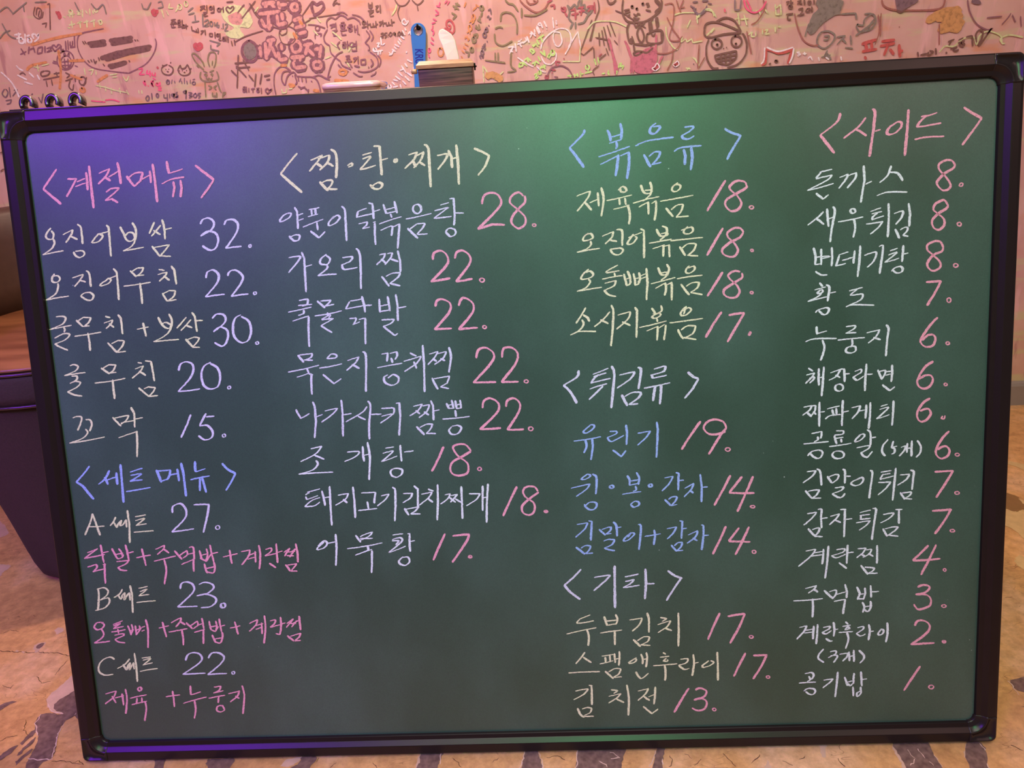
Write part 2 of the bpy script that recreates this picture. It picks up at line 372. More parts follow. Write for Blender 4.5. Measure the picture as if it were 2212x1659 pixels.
# ---------------------------------------------------------------- marker writing and doodles on the wall
WALL_MARKS = [
('G', 'purple', 30, 'heart outline bubble with scribbled-out words', '~-8656,9742 -8934,9712 -9179,9669 -9283,9560 -9321,9356 -9252,9143 -9085,8993 -8715,8907 -8338,8847/~-8338,8847 -7932,9001 -7701,9197 -7592,9376 -7590,9490'),
('G', 'brown', 86, 'thick crossed-out scribble', '-9079,9476 -8682,9504 -9042,9421 -8685,9447/-8593,9500 -8078,9544 -8572,9434 -8094,9483 -8437,9457/-8879,9169 -8489,9264 -7715,9348/-8782,9141 -8235,9238 -7752,9304/-8616,9178 -8221,9295/-8753,9011 -8332,9069 -8724,8974'),
('G', 'brown', 35, 'quotation marks and scribbled letters', '-9181,9527 -9155,9462/-9136,9529 -9111,9471/-8039,9496 -8022,9463/-7988,9494 -7971,9461/-9172,9150 -9146,9102/-9103,9163 -9084,9110/-9036,9166 -9031,9073 -8982,9128/-8924,9195 -8917,9125/-8856,9063 -8830,9015/-8271,9101 -8255,9065'),
('G', 'purple', 36, 'written line 민교 with heart', '-10568,9459 -10518,9329/-10618,9346 -10471,9396/-10377,9483 -10434,9347/-10425,9416 -10282,9455/-10288,9478 -10285,9362/-10192,9450 -10241,9337 -10131,9354 -10083,9467 -10192,9450/-10028,9475 -10066,9350/-10003,9428 -9890,9456 -9937,9390/-10024,9360 -9898,9387/-9959,9402 -9973,9357/~-9841,9361 -9878,9456 -9816,9487 -9791,9439 -9723,9493 -9682,9456 -9841,9361/-9666,9467 -9706,9377 -9635,9396/-9549,9552 -9590,9371/-9495,9561 -9536,9379/-9451,9535 -9477,9445 -9423,9454 -9396,9544/-9319,9676 -9382,9417/-9484,9422 -9391,9429'),
('G', 'brown', 30, 'large doodled letters', '~-10012,10231 -10085,10080 -9979,10007 -9894,10158 -9968,10207 -10035,10077/~-9931,10160 -9991,10052 -9922,10026 -9863,10134/-9734,10260 -9677,10279 -9816,9783/-9960,9904 -9852,9921/-9852,9921 -9904,9834'),
('G', 'purple', 30, 'bug doodle in a circle', '~-9687,9352 -9553,9353 -9473,9264 -9490,9130 -9595,9019 -9735,8990 -9836,9057 -9847,9186 -9762,9309 -9626,9364/~-9672,9259 -9588,9260 -9540,9201 -9552,9111 -9619,9036 -9707,9016 -9770,9061 -9775,9147 -9720,9230 -9634,9268/~-9676,9259 -9642,9327 -9624,9257/~-9599,9255 -9540,9321 -9567,9230/-9749,9147 -9561,9160/-9769,9078 -9572,9079/-9677,9213 -9706,9027/-9599,9209 -9641,9024/-9959,9147 -9862,9118/-9458,9154 -9384,9185/-9485,9062 -9427,9036/-9935,9180 -9852,9152'),
('G', 'brown', 33, 'written letters 유튜ㅇ', '~-10189,8995 -10278,8964 -10274,8893 -10137,8909 -10076,8977 -10176,8994/-10269,8821 -9858,8870/-10212,8795 -10222,8676/-10087,8812 -10097,8693/-10000,8925 -9837,8940/-9937,8957 -9936,8875/-9733,8935 -9643,8882 -9738,8828/-9782,8771 -9612,8810/~-9678,8766 -9738,8650 -9681,8575 -9620,8691/-9539,8877 -9567,8736/~-9413,8827 -9360,8828 -9330,8789 -9338,8731 -9380,8682 -9435,8669 -9474,8698 -9477,8754 -9443,8808 -9389,8833/-9293,8816 -9409,8644/~-10757,8955 -10681,8986 -10631,8936'),
('G', 'navy', 31, 'small letters 일주', '~-11192,8680 -11276,8588 -11221,8513 -11137,8605 -11166,8679/-11076,8710 -11116,8507/-11245,8441 -11105,8458/-11105,8458 -11155,8388 -11242,8368/-10990,8645 -10908,8653/-10908,8653 -11055,8528/-10953,8595 -10890,8543/-10627,8529 -10593,8552/~-10607,8403 -10572,8403 -10552,8380 -10557,8346 -10585,8318 -10620,8311 -10646,8328 -10648,8360 -10626,8392 -10591,8406/-10484,8473 -10456,8350 -10357,8539'),
('G', 'paleyellow', 32, 'pale written words 유리생일', '~-9280,10130 -9250,10130 -9232,10115 -9233,10093 -9254,10075 -9284,10071 -9307,10082 -9311,10103 -9295,10123 -9267,10132/-9366,10040 -9196,10052/-9316,10037 -9321,9992/-9251,10038 -9260,9989/-9145,10094 -9051,10111 -9149,10039 -9070,10045/-9007,10131 -9051,9977/-8950,10106 -8928,10049/-8853,10133 -8875,10012/-8800,10097 -8793,10030/~-8731,10122 -8706,10122 -8690,10107 -8692,10085 -8710,10067 -8736,10063 -8756,10074 -8760,10095 -8745,10115 -8720,10124/-9384,9850 -9251,9865/-9310,9925 -9324,9790/-9197,9873 -9086,9901/-9133,9915 -9147,9780/-9054,9877 -8944,9904/-8975,9928 -9004,9784/-8897,9890 -8786,9918/-8821,9931 -8849,9786/-8742,9893 -8647,9910/~-8693,9885 -8671,9885 -8658,9871 -8660,9848 -8677,9830 -8700,9826 -8716,9837 -8718,9858 -8705,9878 -8683,9887/-9461,10023 -9417,9998/-9422,9807 -9375,9793'),
('G', 'whitepink', 40, 'white written letters with hearts', '-10625,9726 -10477,9740/-10608,9656 -10473,9672/-10521,9766 -10559,9608/~-10518,9647 -10477,9647 -10452,9625 -10456,9593 -10486,9567 -10528,9561 -10559,9577 -10564,9608 -10540,9637 -10500,9650/-10388,9736 -10433,9555/-10364,9689 -10293,9708/~-10333,9644 -10299,9644 -10279,9625 -10283,9596 -10308,9572 -10342,9566 -10368,9581 -10371,9609 -10351,9635 -10318,9647/~-10225,9635 -10242,9705 -10171,9724 -10147,9677 -10095,9719 -10136,9630 -10230,9578/~-11158,9024 -11026,8863 -10949,8691 -10918,8497/~-10779,9133 -10723,9059 -10653,9032/-10813,8946 -10634,8841/-10538,8978 -10463,8880/-10702,8797 -10534,8740/-10371,8922 -10348,8826'),
('G', 'orange', 56, 'orange smeared marks', '~-10315,9514 -9955,9586 -9548,9644 -9150,9678/~-9086,8710 -8962,8774 -8813,8837/~-9467,8603 -9433,8603 -9411,8584 -9413,8557 -9438,8535 -9473,8530 -9499,8544 -9504,8569 -9485,8594 -9452,8605/~-10575,9028 -10442,9114 -10084,9165/-9643,8882 -9411,8775/-9587,9161 -9249,9155/~-9757,9380 -9823,8987 -9961,8614'),
('G', 'hotpink', 36, 'pink date 24년 8.8일', '~-8098,8916 -8017,8923 -8045,8866 -8111,8811 -7995,8805/-7910,8882 -7953,8814 -7850,8809/-7861,8868 -7885,8751/-7818,8830 -7833,8772 -7765,8780/-7754,8827 -7774,8745/-7832,8725 -7776,8686/~-8015,8675 -8063,8642 -8025,8581 -8028,8676/-7973,8578 -7970,8559/~-7833,8666 -7891,8645 -7859,8560 -7890,8597 -7828,8665/~-7768,8612 -7745,8612 -7730,8601 -7730,8584 -7746,8570 -7769,8567 -7787,8576 -7791,8592 -7779,8607 -7758,8614/-7696,8634 -7706,8564/-7761,8531 -7689,8527 -7776,8472 -7698,8467/~-9005,8333 -8844,8336 -8698,8285/~-9323,8338 -9015,8297'),
('G', 'navy', 34, 'phone number digits', '~-8032,8377 -8091,8320 -8065,8266 -8013,8316 -8024,8377/-7934,8420 -7953,8289/~-7817,8401 -7798,8401 -7788,8384 -7791,8357 -7807,8334 -7827,8328 -7841,8341 -7841,8367 -7828,8392 -7809,8404/-7666,8382 -7683,8310 -7605,8306/-7590,8390 -7622,8234/-7538,8387 -7553,8303/~-7441,8382 -7499,8361 -7469,8323 -7434,8381 -7464,8286/~-7355,8413 -7402,8379 -7359,8341 -7420,8303 -7359,8317/~-7151,8438 -7225,8406 -7181,8368 -7153,8433 -7198,8260/~-7110,8388 -7035,8372 -7111,8328 -7048,8312 -7122,8280/~-6957,8367 -7020,8323 -6983,8273 -6941,8319 -6962,8368/-6840,8361 -6907,8353 -6915,8317 -6861,8302 -6916,8257'),
('G', 'brown', 31, 'small smiling sun and cat faces', '~-7444,8974 -7558,8934 -7601,8866 -7566,8793 -7455,8763 -7364,8817 -7345,8899 -7421,8961/-7505,8884 -7500,8870/-7439,8885 -7435,8871/-7490,8836 -7453,8829/~-7164,8947 -7155,8876 -7075,8884 -7007,8950/~-7164,8947 -7240,8846 -7184,8749 -7055,8742 -6975,8808 -7007,8950/-7150,8841 -7140,8829/-7059,8841 -7048,8828/-7121,8797 -7090,8795/-7253,8847 -7204,8832/-6977,8855 -6936,8865/~-7374,8994 -7356,9016/-7562,8969 -7529,8944'),
('G', 'navy', 28, 'small caption under the faces', '~-7521,8664 -7494,8664 -7479,8644 -7481,8614 -7502,8589 -7529,8583 -7549,8597 -7551,8626 -7535,8654 -7509,8667/-7541,8626 -7470,8646/-7413,8667 -7446,8585/-7367,8640 -7365,8593/-7269,8611 -7214,8679/-7212,8632 -7212,8573/-7133,8687 -7160,8570/-7095,8626 -7098,8554/-7012,8645 -7031,8563/~-6960,8597 -6934,8597 -6916,8583 -6916,8563 -6934,8546 -6960,8542 -6982,8553 -6987,8572 -6973,8590 -6948,8598/-6960,8642 -6906,8651'),
('G', 'green', 36, 'rabbit doodle', '~-6671,8827 -6797,8962 -6866,9117 -6817,9161 -6740,9099 -6664,8978 -6646,8884/~-6530,8878 -6538,9018 -6473,9142 -6391,9160 -6340,9100 -6387,8940 -6445,8850/-6807,8916 -6764,8879/-6441,8989 -6469,8898/~-6746,8784 -6782,8680 -6720,8605 -6567,8585 -6405,8612 -6377,8681 -6396,8776/-6679,8733 -6637,8684 -6663,8744 -6617,8718/-6537,8725 -6488,8711 -6519,8748 -6506,8688/-6689,8804 -6607,8764/-6553,8773 -6455,8803/~-6655,8661 -6624,8624 -6592,8650 -6560,8620 -6521,8654/-6699,8580 -6746,8272/-6428,8566 -6406,8422 -6382,8348/-6637,8506 -6567,8466 -6642,8422/-6456,8496 -6528,8464 -6486,8414/-6577,8359 -6592,8288 -6514,8284/-6486,8354 -6506,8259/~-6343,8346 -6376,8252/~-6343,8346 -6291,8344 -6340,8298'),
('G', 'red', 66, 'red hearts', '~-6715,9213 -6776,9285 -6738,9340 -6692,9315 -6634,9346 -6611,9276 -6715,9213/-6725,9282 -6661,9279/~-7490,9924 -7529,9993 -7480,10035 -7451,10000 -7408,10019 -7490,9924/-9586,10119 -9518,10003 -9535,10116 -9550,9983/-7689,8929 -7661,8916'),
('G', 'brown', 32, 'note 준혁아 누나가 미안해', '-7163,9823 -7059,9833/-7098,9828 -7172,9765/-7118,9798 -7060,9773/-7195,9744 -7047,9754/-7125,9747 -7139,9710/-7173,9727 -7184,9683 -7094,9685/-7019,9808 -6961,9816/-7034,9776 -6956,9782/~-7011,9757 -6993,9757 -6980,9748 -6980,9735 -6993,9725 -7011,9723 -7026,9729 -7029,9742 -7020,9753 -7003,9758/-6923,9814 -6944,9692/-7042,9686 -6952,9692 -6962,9648/~-6919,9715 -6900,9715 -6889,9703 -6890,9684 -6904,9668 -6922,9664 -6937,9673 -6939,9691 -6929,9709 -6911,9717/-6858,9732 -6871,9632/-6863,9688 -6824,9692/-6750,9681 -6756,9598 -6706,9595/-6720,9589 -6637,9562/-6662,9620 -6662,9563/-6619,9640 -6626,9550/-6569,9581 -6504,9584 -6583,9514/-6475,9598 -6485,9497/-6389,9526 -6401,9470 -6339,9462 -6326,9522 -6389,9526/-6271,9542 -6287,9429/~-6226,9503 -6207,9503 -6195,9493 -6196,9477 -6208,9464 -6227,9460 -6241,9468 -6245,9484 -6235,9498 -6218,9505/-6167,9513 -6183,9412/-6209,9414 -6216,9380 -6165,9377/-6128,9432 -6075,9438/~-6114,9411 -6092,9411 -6077,9400 -6077,9384 -6092,9371 -6114,9367 -6132,9376 -6136,9391 -6126,9406 -6105,9412/-6047,9450 -6063,9349/-6010,9444 -6025,9335/-5952,9354 -5945,9262/-5884,9373 -5885,9270'),
('G', 'brown', 35, 'note 잘있어 with heart', '-6480,10034 -6376,10050 -6495,9969/-6420,10020 -6380,9973/-6336,10059 -6355,9939/-6442,9921 -6352,9927 -6437,9888 -6432,9854 -6354,9861/~-6268,10024 -6246,10024 -6232,10012 -6232,9993 -6247,9978 -6269,9974 -6287,9983 -6291,10001 -6279,10018 -6258,10026/-6189,10040 -6203,9941/-6280,9912 -6202,9919/~-6102,9986 -6076,9986 -6060,9971 -6060,9949 -6078,9931 -6103,9927 -6123,9938 -6128,9959 -6115,9979 -6091,9988/-6053,9966 -6014,9975/-5994,10007 -6010,9897/~-5895,9880 -5941,9960 -5895,10001 -5852,9966 -5780,10006 -5779,9951 -5882,9879/-5901,10090 -5763,10093/-5705,9880 -5537,10025/-5640,9765 -5289,10078/~-5421,10041 -5355,9927 -5287,9824'),
('G', 'teal', 32, 'grey date 2016.12 and letters', '~-6454,9755 -6371,9784 -6371,9728 -6473,9666 -6370,9671/~-6316,9743 -6294,9744 -6282,9723 -6285,9691 -6302,9665 -6325,9658 -6341,9673 -6343,9703 -6329,9733 -6306,9746/-6238,9731 -6247,9653/~-6167,9727 -6217,9674 -6176,9627 -6149,9670 -6204,9673/-6115,9612 -6110,9601/-6059,9699 -6080,9599/~-6026,9675 -5973,9683 -5983,9639 -6049,9563 -5976,9548/-6717,9992 -6633,10032 -6762,9961/-6762,9906 -6630,9932/-6720,9758 -6564,9772/-6627,9887 -6642,9765/-6460,9900 -6501,9656/-6418,9391 -6202,9322 -6290,9270/-6413,9299 -6430,9220 -6259,9176 -6297,9120'),
('F', 'paleyellow', 0, 'pale painted head shape', '-6056,9833 -6045,9943 -5930,10014 -5724,10036 -5538,9959 -5439,9821 -5427,9686 -5537,9580 -5683,9611 -5717,9568 -5664,9452 -5728,9387 -5976,9424 -6046,9518 -5868,9576 -5859,9621 -5992,9718'),
('F', 'wallpink', 0, 'pink painted face', '-5931,9826 -5805,9886 -5678,9890 -5623,9787 -5657,9677 -5777,9650 -5916,9714'),
('G', 'teal', 30, 'faint letters in the left', '~-10796,10186 -10616,10265 -10525,10149/~-10533,10127 -10313,10248 -10160,10328/~-10819,9963 -10740,9732 -10608,9656/~-10966,9676 -10827,9783 -10685,9820/-10249,10289 -10266,10157/-9984,10318 -9730,10315/-9132,10271 -9082,10091/~-8788,10229 -8693,10113 -8543,10194 -8516,10015/-7713,10169 -7700,10069 -7615,10053 -7507,10180/-7385,10063 -7267,10078 -7278,10189 -7358,10171'),
('G', 'paleyellow', 28, 'faint pale words', '-9292,9005 -9306,8864/-9202,8953 -9092,8970 -9176,8857/-9046,8944 -9067,8851/-8762,8834 -8600,8849/-8722,8785 -8616,8791/~-8483,8796 -8430,8698 -8353,8789/~-9132,8641 -8933,8594 -8740,8524 -8492,8462/-9040,8683 -9047,8564/-8923,8629 -8943,8511/-8806,8575 -8825,8456/-8623,8565 -8629,8446/-8479,8510 -8452,8412/-8206,8495 -8211,8423/-8141,8491 -8146,8420/-7114,10136 -7160,10050 -7060,10044/-6924,10081 -7025,9976/~-6926,10103 -6893,10104 -6873,10081 -6875,10047 -6899,10018 -6933,10011 -6958,10028 -6962,10061 -6943,10092 -6911,10106/~-6774,10146 -6746,10146 -6730,10126 -6733,10095 -6753,10069 -6781,10062 -6802,10077 -6805,10107 -6789,10136 -6761,10149/-7315,10036 -7302,9880/-7220,10009 -7191,9918/-10397,9089 -10275,9058/-10305,9130 -10323,8990/-10209,9102 -10043,9128'),
('G', 'plum', 197, 'dark rims of the block letter names', '-5466,9155 -5360,9173/-5475,9071 -5365,9081/-5352,9218 -5365,9012/-5225,9280 -5259,8959/-5181,9311 -5007,9329/-5090,9318 -5159,9150 -5234,9028/-5100,9193 -5036,8982/-4888,9238 -4890,9124/-4980,9083 -4978,8921 -4811,8947/~-4587,9279 -4666,9192 -4648,9076 -4533,9070 -4466,9169 -4513,9263 -4587,9279/-4724,8960 -4434,8972/-4642,8960 -4661,8880/-4525,8966 -4531,8885/-4696,8871 -4664,8752 -4430,8768/-4411,9189 -4212,9208/-4308,9195 -4403,9005/-4312,9092 -4217,8972/-4181,9085 -4066,9113/-4034,9157 -4105,8919/~-4157,8864 -4253,8823 -4243,8729 -4128,8723 -4088,8814 -4157,8864/-5150,10015 -4884,10033/-5061,10021 -5102,9935/-4962,10015 -4901,9935/-4807,10040 -4794,9907/-4794,9973 -4641,9986/~-4491,9989 -4552,9926 -4513,9858 -4435,9876 -4420,9963 -4491,9989/-5260,9833 -4791,9851/-5229,9731 -5181,9583 -5024,9608/-5065,9800 -5091,9522/-4877,9790 -4891,9601 -4703,9635/-4770,9828 -4773,9695/-4545,9671 -4361,9716/-4402,9696 -4389,9550/-4533,9525 -4323,9569/-4476,9409 -4305,9444'),
('G', 'wallpink', 76, 'pink block letter names', '-5466,9155 -5360,9173/-5475,9071 -5365,9081/-5352,9218 -5365,9012/-5225,9280 -5259,8959/-5181,9311 -5007,9329/-5090,9318 -5159,9150 -5234,9028/-5100,9193 -5036,8982/-4888,9238 -4890,9124/-4980,9083 -4978,8921 -4811,8947/~-4587,9279 -4666,9192 -4648,9076 -4533,9070 -4466,9169 -4513,9263 -4587,9279/-4724,8960 -4434,8972/-4642,8960 -4661,8880/-4525,8966 -4531,8885/-4696,8871 -4664,8752 -4430,8768/-4411,9189 -4212,9208/-4308,9195 -4403,9005/-4312,9092 -4217,8972/-4181,9085 -4066,9113/-4034,9157 -4105,8919/~-4157,8864 -4253,8823 -4243,8729 -4128,8723 -4088,8814 -4157,8864/-5150,10015 -4884,10033/-5061,10021 -5102,9935/-4962,10015 -4901,9935/-4807,10040 -4794,9907/-4794,9973 -4641,9986/~-4491,9989 -4552,9926 -4513,9858 -4435,9876 -4420,9963 -4491,9989/-5260,9833 -4791,9851/-5229,9731 -5181,9583 -5024,9608/-5065,9800 -5091,9522/-4877,9790 -4891,9601 -4703,9635/-4770,9828 -4773,9695/-4545,9671 -4361,9716/-4402,9696 -4389,9550/-4533,9525 -4323,9569/-4476,9409 -4305,9444'),
('F', 'teal', 0, 'grey shaded oval', '-5683,9293 -5550,9320 -5455,9212 -5456,9074 -5565,8976 -5690,8995 -5727,9135'),
('G', 'plum', 60, 'rim of the grey oval', '~-5570,9344 -5717,9250 -5762,9091 -5674,8947 -5519,8950 -5426,9096 -5447,9258 -5570,9344'),
('G', 'plum', 69, 'plum heart outline', '~-4098,9790 -4114,9924 -4066,9987 -3999,9939 -3893,9977 -3857,9887 -3973,9784 -4105,9747'),
('G', 'brown', 25, 'thin looping outline', '~-5413,10019 -5306,9791 -5110,9624 -4848,9531 -4690,9567 -4511,9725 -4435,9876 -4393,10049/~-5094,9846 -5024,9953 -4859,10031 -4605,10050 -4411,10017/~-5123,9825 -5023,9686 -4846,9542/~-4883,9476 -4817,9563 -4665,9566 -4540,9480 -4554,9322 -4673,9226 -4848,9247 -4899,9387 -4883,9476/~-4858,9475 -4821,9541 -4721,9535 -4736,9446 -4845,9406 -4875,9453/~-5881,9327 -5631,9427 -5232,9514/~-4549,9503 -4330,9603 -4180,9673/~-4202,9690 -3909,9713 -3529,9741/-4087,10010 -4358,9738'),
('G', 'purple', 30, 'speech cloud outline', '~-3842,9497 -3836,9620 -3738,9682 -3644,9643/~-3644,9643 -3533,9715 -3425,9675 -3394,9629/~-3394,9629 -3265,9655 -3150,9582 -3134,9514/~-3024,9396 -2964,9280 -3080,9161/~-3080,9161 -3012,9101 -2996,9031 -3037,9011/~-3002,8986 -2865,8863 -2860,8701 -2999,8615 -3182,8590 -3307,8620/~-3847,9464 -3943,9334 -3935,9220 -3845,9147/~-3845,9147 -3840,9009 -3730,8887 -3661,8837/~-3661,8837 -3623,8742 -3455,8663/~-3282,9712 -3115,9658 -2984,9506/~-2949,9392 -2888,9276 -2938,9188/~-2856,8932 -2782,8812 -2837,8676/~-3602,9752 -3475,9767 -3383,9706/~-3722,8771 -3633,8673 -3512,8619/~-3413,8591 -3295,8514 -3218,8510/~-3039,8500 -2944,8542 -2913,8587/~-4068,9544 -4035,9544 -4014,9521 -4014,9486 -4036,9457 -4068,9450 -4095,9467 -4102,9500 -4085,9532 -4054,9547/~-4246,9576 -4085,9556 -3894,9489/~-4139,9299 -4112,9389 -3986,9382 -4018,9338'),
('G', 'purple', 35, 'cloud words 결혼해', '-3785,9539 -3669,9555 -3768,9482/-3653,9577 -3661,9442/-3727,9507 -3662,9517/-3752,9425 -3637,9434 -3746,9380 -3651,9340 -3740,9334/-3541,9570 -3465,9577/-3573,9527 -3445,9536/~-3529,9512 -3500,9511 -3479,9500 -3476,9484 -3494,9471 -3522,9469 -3547,9477 -3555,9493 -3543,9507 -3516,9513/-3575,9422 -3435,9430/-3507,9456 -3513,9419/-3555,9392 -3550,9335 -3461,9341/-3385,9517 -3308,9528/-3416,9481 -3301,9490/~-3371,9451 -3346,9451 -3328,9438 -3327,9419 -3342,9403 -3367,9399 -3389,9409 -3395,9428 -3384,9445 -3360,9453/-3262,9499 -3266,9376/-3198,9507 -3213,9339/-3259,9431 -3208,9433/-3189,9333 -3173,9319/~-3618,9214 -3679,9149 -3640,9067/-3559,9188 -3494,9196/-3576,9155 -3486,9161/~-3547,9144 -3526,9144 -3510,9131 -3509,9111 -3523,9095 -3545,9091 -3563,9101 -3569,9120 -3558,9138 -3538,9145/-3453,9216 -3469,9069/-3464,9137 -3426,9142/-3409,9168 -3414,9100 -3342,9101 -3332,9175 -3409,9168/-3264,9206 -3282,9024/-3323,9152 -3271,9161/-3328,9114 -3276,9120/-3375,9052 -3374,9018 -3272,9023/-3533,8923 -3443,8929 -3530,8853/-3486,8897 -3440,8860/-3562,8809 -3407,8819/-3480,8851 -3486,8805/-3466,8769 -3424,8696/-3375,8868 -3296,8882 -3372,8798/-3267,8908 -3282,8759/-3369,8728 -3257,8699/-3213,8836 -3218,8743 -3123,8743 -3110,8842 -3213,8836/~-2996,8836 -2955,8752 -3015,8686/-3071,8689 -3055,8676'),
('G', 'brown', 32, 'dark note 볼리 와따가따', '-2906,9911 -2907,9812/-2831,9918 -2838,9820/-2907,9867 -2837,9870/-2906,9817 -2838,9820/-2938,9759 -2813,9767/-2869,9810 -2876,9762/-2917,9736 -2823,9742 -2908,9702 -2902,9657 -2826,9664/-2766,9837 -2703,9849 -2761,9782 -2759,9738 -2703,9746/-2669,9861 -2677,9711/~-3064,9568 -3042,9568 -3027,9555 -3026,9536 -3040,9521 -3061,9517 -3079,9527 -3085,9545 -3075,9562 -3055,9570/-3104,9457 -3001,9473/-3055,9505 -3060,9465/-2975,9577 -2982,9427/-2972,9505 -2933,9512/-2919,9525 -2920,9458 -2877,9460/-2856,9526 -2865,9459 -2818,9470/-2796,9562 -2804,9440/-2797,9500 -2758,9505/-2729,9536 -2666,9544 -2727,9458/-2645,9572 -2652,9454/-2645,9509 -2601,9516/-2580,9528 -2583,9466 -2542,9470/-2525,9530 -2524,9469 -2486,9478/-2461,9577 -2463,9455/-2455,9521 -2400,9527'),
('G', 'brown', 30, 'dark date 25.09.06', '~-2720,9312 -2667,9327 -2672,9286 -2736,9245 -2665,9245/-2631,9318 -2647,9285/~-2647,9285 -2599,9271 -2642,9228/-2635,9323 -2579,9326/-2571,9292 -2567,9281/-2575,9254 -2571,9245/~-2508,9334 -2546,9291 -2517,9255 -2477,9298 -2508,9334/~-2415,9328 -2456,9308 -2421,9277 -2404,9321 -2417,9250/-2381,9259 -2374,9247/~-2322,9335 -2357,9291 -2331,9256 -2294,9292 -2322,9335/~-2237,9348 -2275,9298 -2254,9263 -2226,9289 -2260,9297'),
('G', 'brown', 25, 'dark curved doodle at the top', '~-2345,9934 -2270,9832 -2146,9825 -2037,9917/~-2245,9830 -2308,9713 -2296,9601 -2266,9533/~-1988,9914 -1874,9821 -1742,9901/-1886,9821 -1880,9711/~-3666,9910 -3618,9984 -3565,10003/~-3655,9898 -3572,9959 -3541,9914/-3623,9951 -3502,9923'),
('G', 'brown', 36, 'written scribble over the corner', '-5964,8917 -5653,8923/-5855,9073 -6012,8424/-5958,8823 -5645,8829/-5948,8869 -5764,8624/-5772,8976 -5685,8761/-6070,8782 -5944,8634/-5703,8668 -5623,8546/-5544,8683 -5620,8427/-5416,8676 -5494,8468/-5373,8627 -5240,8643/-5335,8554 -5255,8561'),
('G', 'purple', 33, 'little word 행복해 with heart', '-5881,8429 -5826,8438/-5901,8394 -5821,8402/~-5875,8374 -5858,8374 -5847,8365 -5847,8352 -5858,8341 -5875,8338 -5889,8345 -5892,8358 -5884,8370 -5868,8376/-5801,8437 -5819,8318/-5753,8410 -5770,8327/-5706,8384 -5626,8391/-5663,8405 -5681,8311/-5588,8389 -5521,8398/~-5570,8362 -5551,8362 -5538,8351 -5538,8334 -5551,8320 -5570,8317 -5585,8325 -5589,8341 -5579,8357 -5561,8364/-5482,8396 -5494,8289/~-5361,8269 -5400,8343 -5342,8376 -5309,8338 -5253,8359 -5361,8269'),
('G', 'purple', 31, 'striped cat doodle', '~-5182,8248 -5184,8451 -5133,8661 -5008,8783 -4878,8787 -4766,8688/~-4954,8427 -5000,8536 -4949,8674 -4841,8704 -4794,8678/~-4941,8426 -4859,8599 -4717,8673 -4654,8588/~-4701,8614 -4674,8471 -4720,8426/~-4654,8588 -4502,8568 -4298,8545 -4210,8446 -4179,8230/-4630,8575 -4631,8492/-4553,8570 -4556,8476/-4465,8554 -4468,8459/~-4324,8546 -4163,8584 -4043,8519 -3946,8478/~-4662,8387 -4590,8347 -4509,8367/~-4620,8325 -4537,8356 -4447,8268/-4439,8315 -4464,8245/~-3994,8505 -3878,8756 -3720,8956 -3583,9018/-3965,8527 -3915,8548/-4754,8605 -4744,8593/-4361,8477 -4337,8464'),
('G', 'orange', 66, 'orange smears', '~-3667,8663 -3612,8662 -3572,8637 -3568,8601 -3602,8571 -3657,8564 -3703,8583 -3719,8619 -3694,8652 -3643,8666/-3845,8461 -3539,8433/-4862,8433 -4737,8403 -4844,8385/-4340,8286 -4213,8267/-4586,9437 -4529,9321/-4422,9653 -4358,9582/-4976,8816 -4846,8821'),
('G', 'paleyellow', 32, 'pale strokes behind words', '~-3753,9414 -3663,9341 -3576,9246/-3331,9187 -3457,9011/-3809,9213 -3697,9116/~-3534,8830 -3474,8711/-4037,9698 -3976,9606/-3984,8901 -3850,8940/-5034,8347 -5035,8264 -4943,8271 -4928,8354/-4878,8339 -4799,8347/-5339,9882 -5248,9965/~-2440,9654 -2353,9759 -2318,9845/-4151,9458 -4065,9363'),
('G', 'whitepink', 33, 'pink vertical written lines', '-2830,9136 -2766,9144 -2826,9068 -2775,9069/-2728,9244 -2734,9097/-2709,9095 -2654,9127/-2876,8979 -2721,8993/-2814,8964 -2834,8907/-2762,8973 -2782,8916/~-2895,9043 -2869,9043 -2851,9028 -2850,9005 -2866,8987 -2891,8982 -2913,8994 -2919,9015 -2908,9036 -2884,9045/~-2917,9050 -2898,9003/-2586,8951 -2543,8892/-2593,8894 -2527,8914 -2495,8969/-2517,9005 -2446,8955/-2461,9048 -2416,8999/-2443,9092 -2360,9042/-2372,9157 -2330,9086/-2342,9200 -2300,9130/-2299,9243 -2229,9194/~-2188,9451 -2244,9509 -2187,9573 -2156,9516 -2105,9524 -2176,9450/-2249,9353 -2209,9261/-2194,9395 -2174,9349'),
('G', 'whitepink', 38, 'pink slanted sentence', '~-2667,8297 -2641,8297 -2623,8282 -2621,8258 -2637,8239 -2663,8234 -2685,8246 -2692,8268 -2680,8290 -2656,8300/-2593,8358 -2536,8296/-2562,8403 -2462,8374/-2503,8471 -2409,8395/-2441,8561 -2349,8462/-2387,8582 -2308,8601/-2351,8673 -2265,8528/-2270,8715 -2227,8643/-2212,8781 -2115,8730/-2222,8920 -2194,8941/-2419,8301 -2402,8229/-2360,8369 -2291,8294/-2298,8460 -2206,8361/-2240,8527 -2145,8451/-2158,8569 -2087,8519/-2087,8635 -2082,8565/~-2132,9279 -2089,9322 -2083,9265/-2580,8251 -2475,8269/-2770,8391 -2763,8343/-2821,8394 -2801,8345'),
('G', 'hotpink', 32, 'pink vertical letters', '-1482,9777 -1410,9751/-1402,9838 -1435,9752/-1514,9702 -1445,9643/-1523,9603 -1447,9621/-1579,9539 -1508,9502/-1612,9452 -1536,9470/-1591,9417 -1610,9351/-1636,9342 -1578,9293 -1609,9228/-1651,9185 -1606,9126/-1672,9095 -1614,9047/~-1720,8972 -1702,8972 -1689,8955 -1689,8929 -1701,8908 -1719,8902 -1734,8914 -1738,8939 -1729,8963 -1712,8974/-1745,8871 -1726,8801/-1305,9811 -1251,9862/-1258,9786 -1203,9849'),
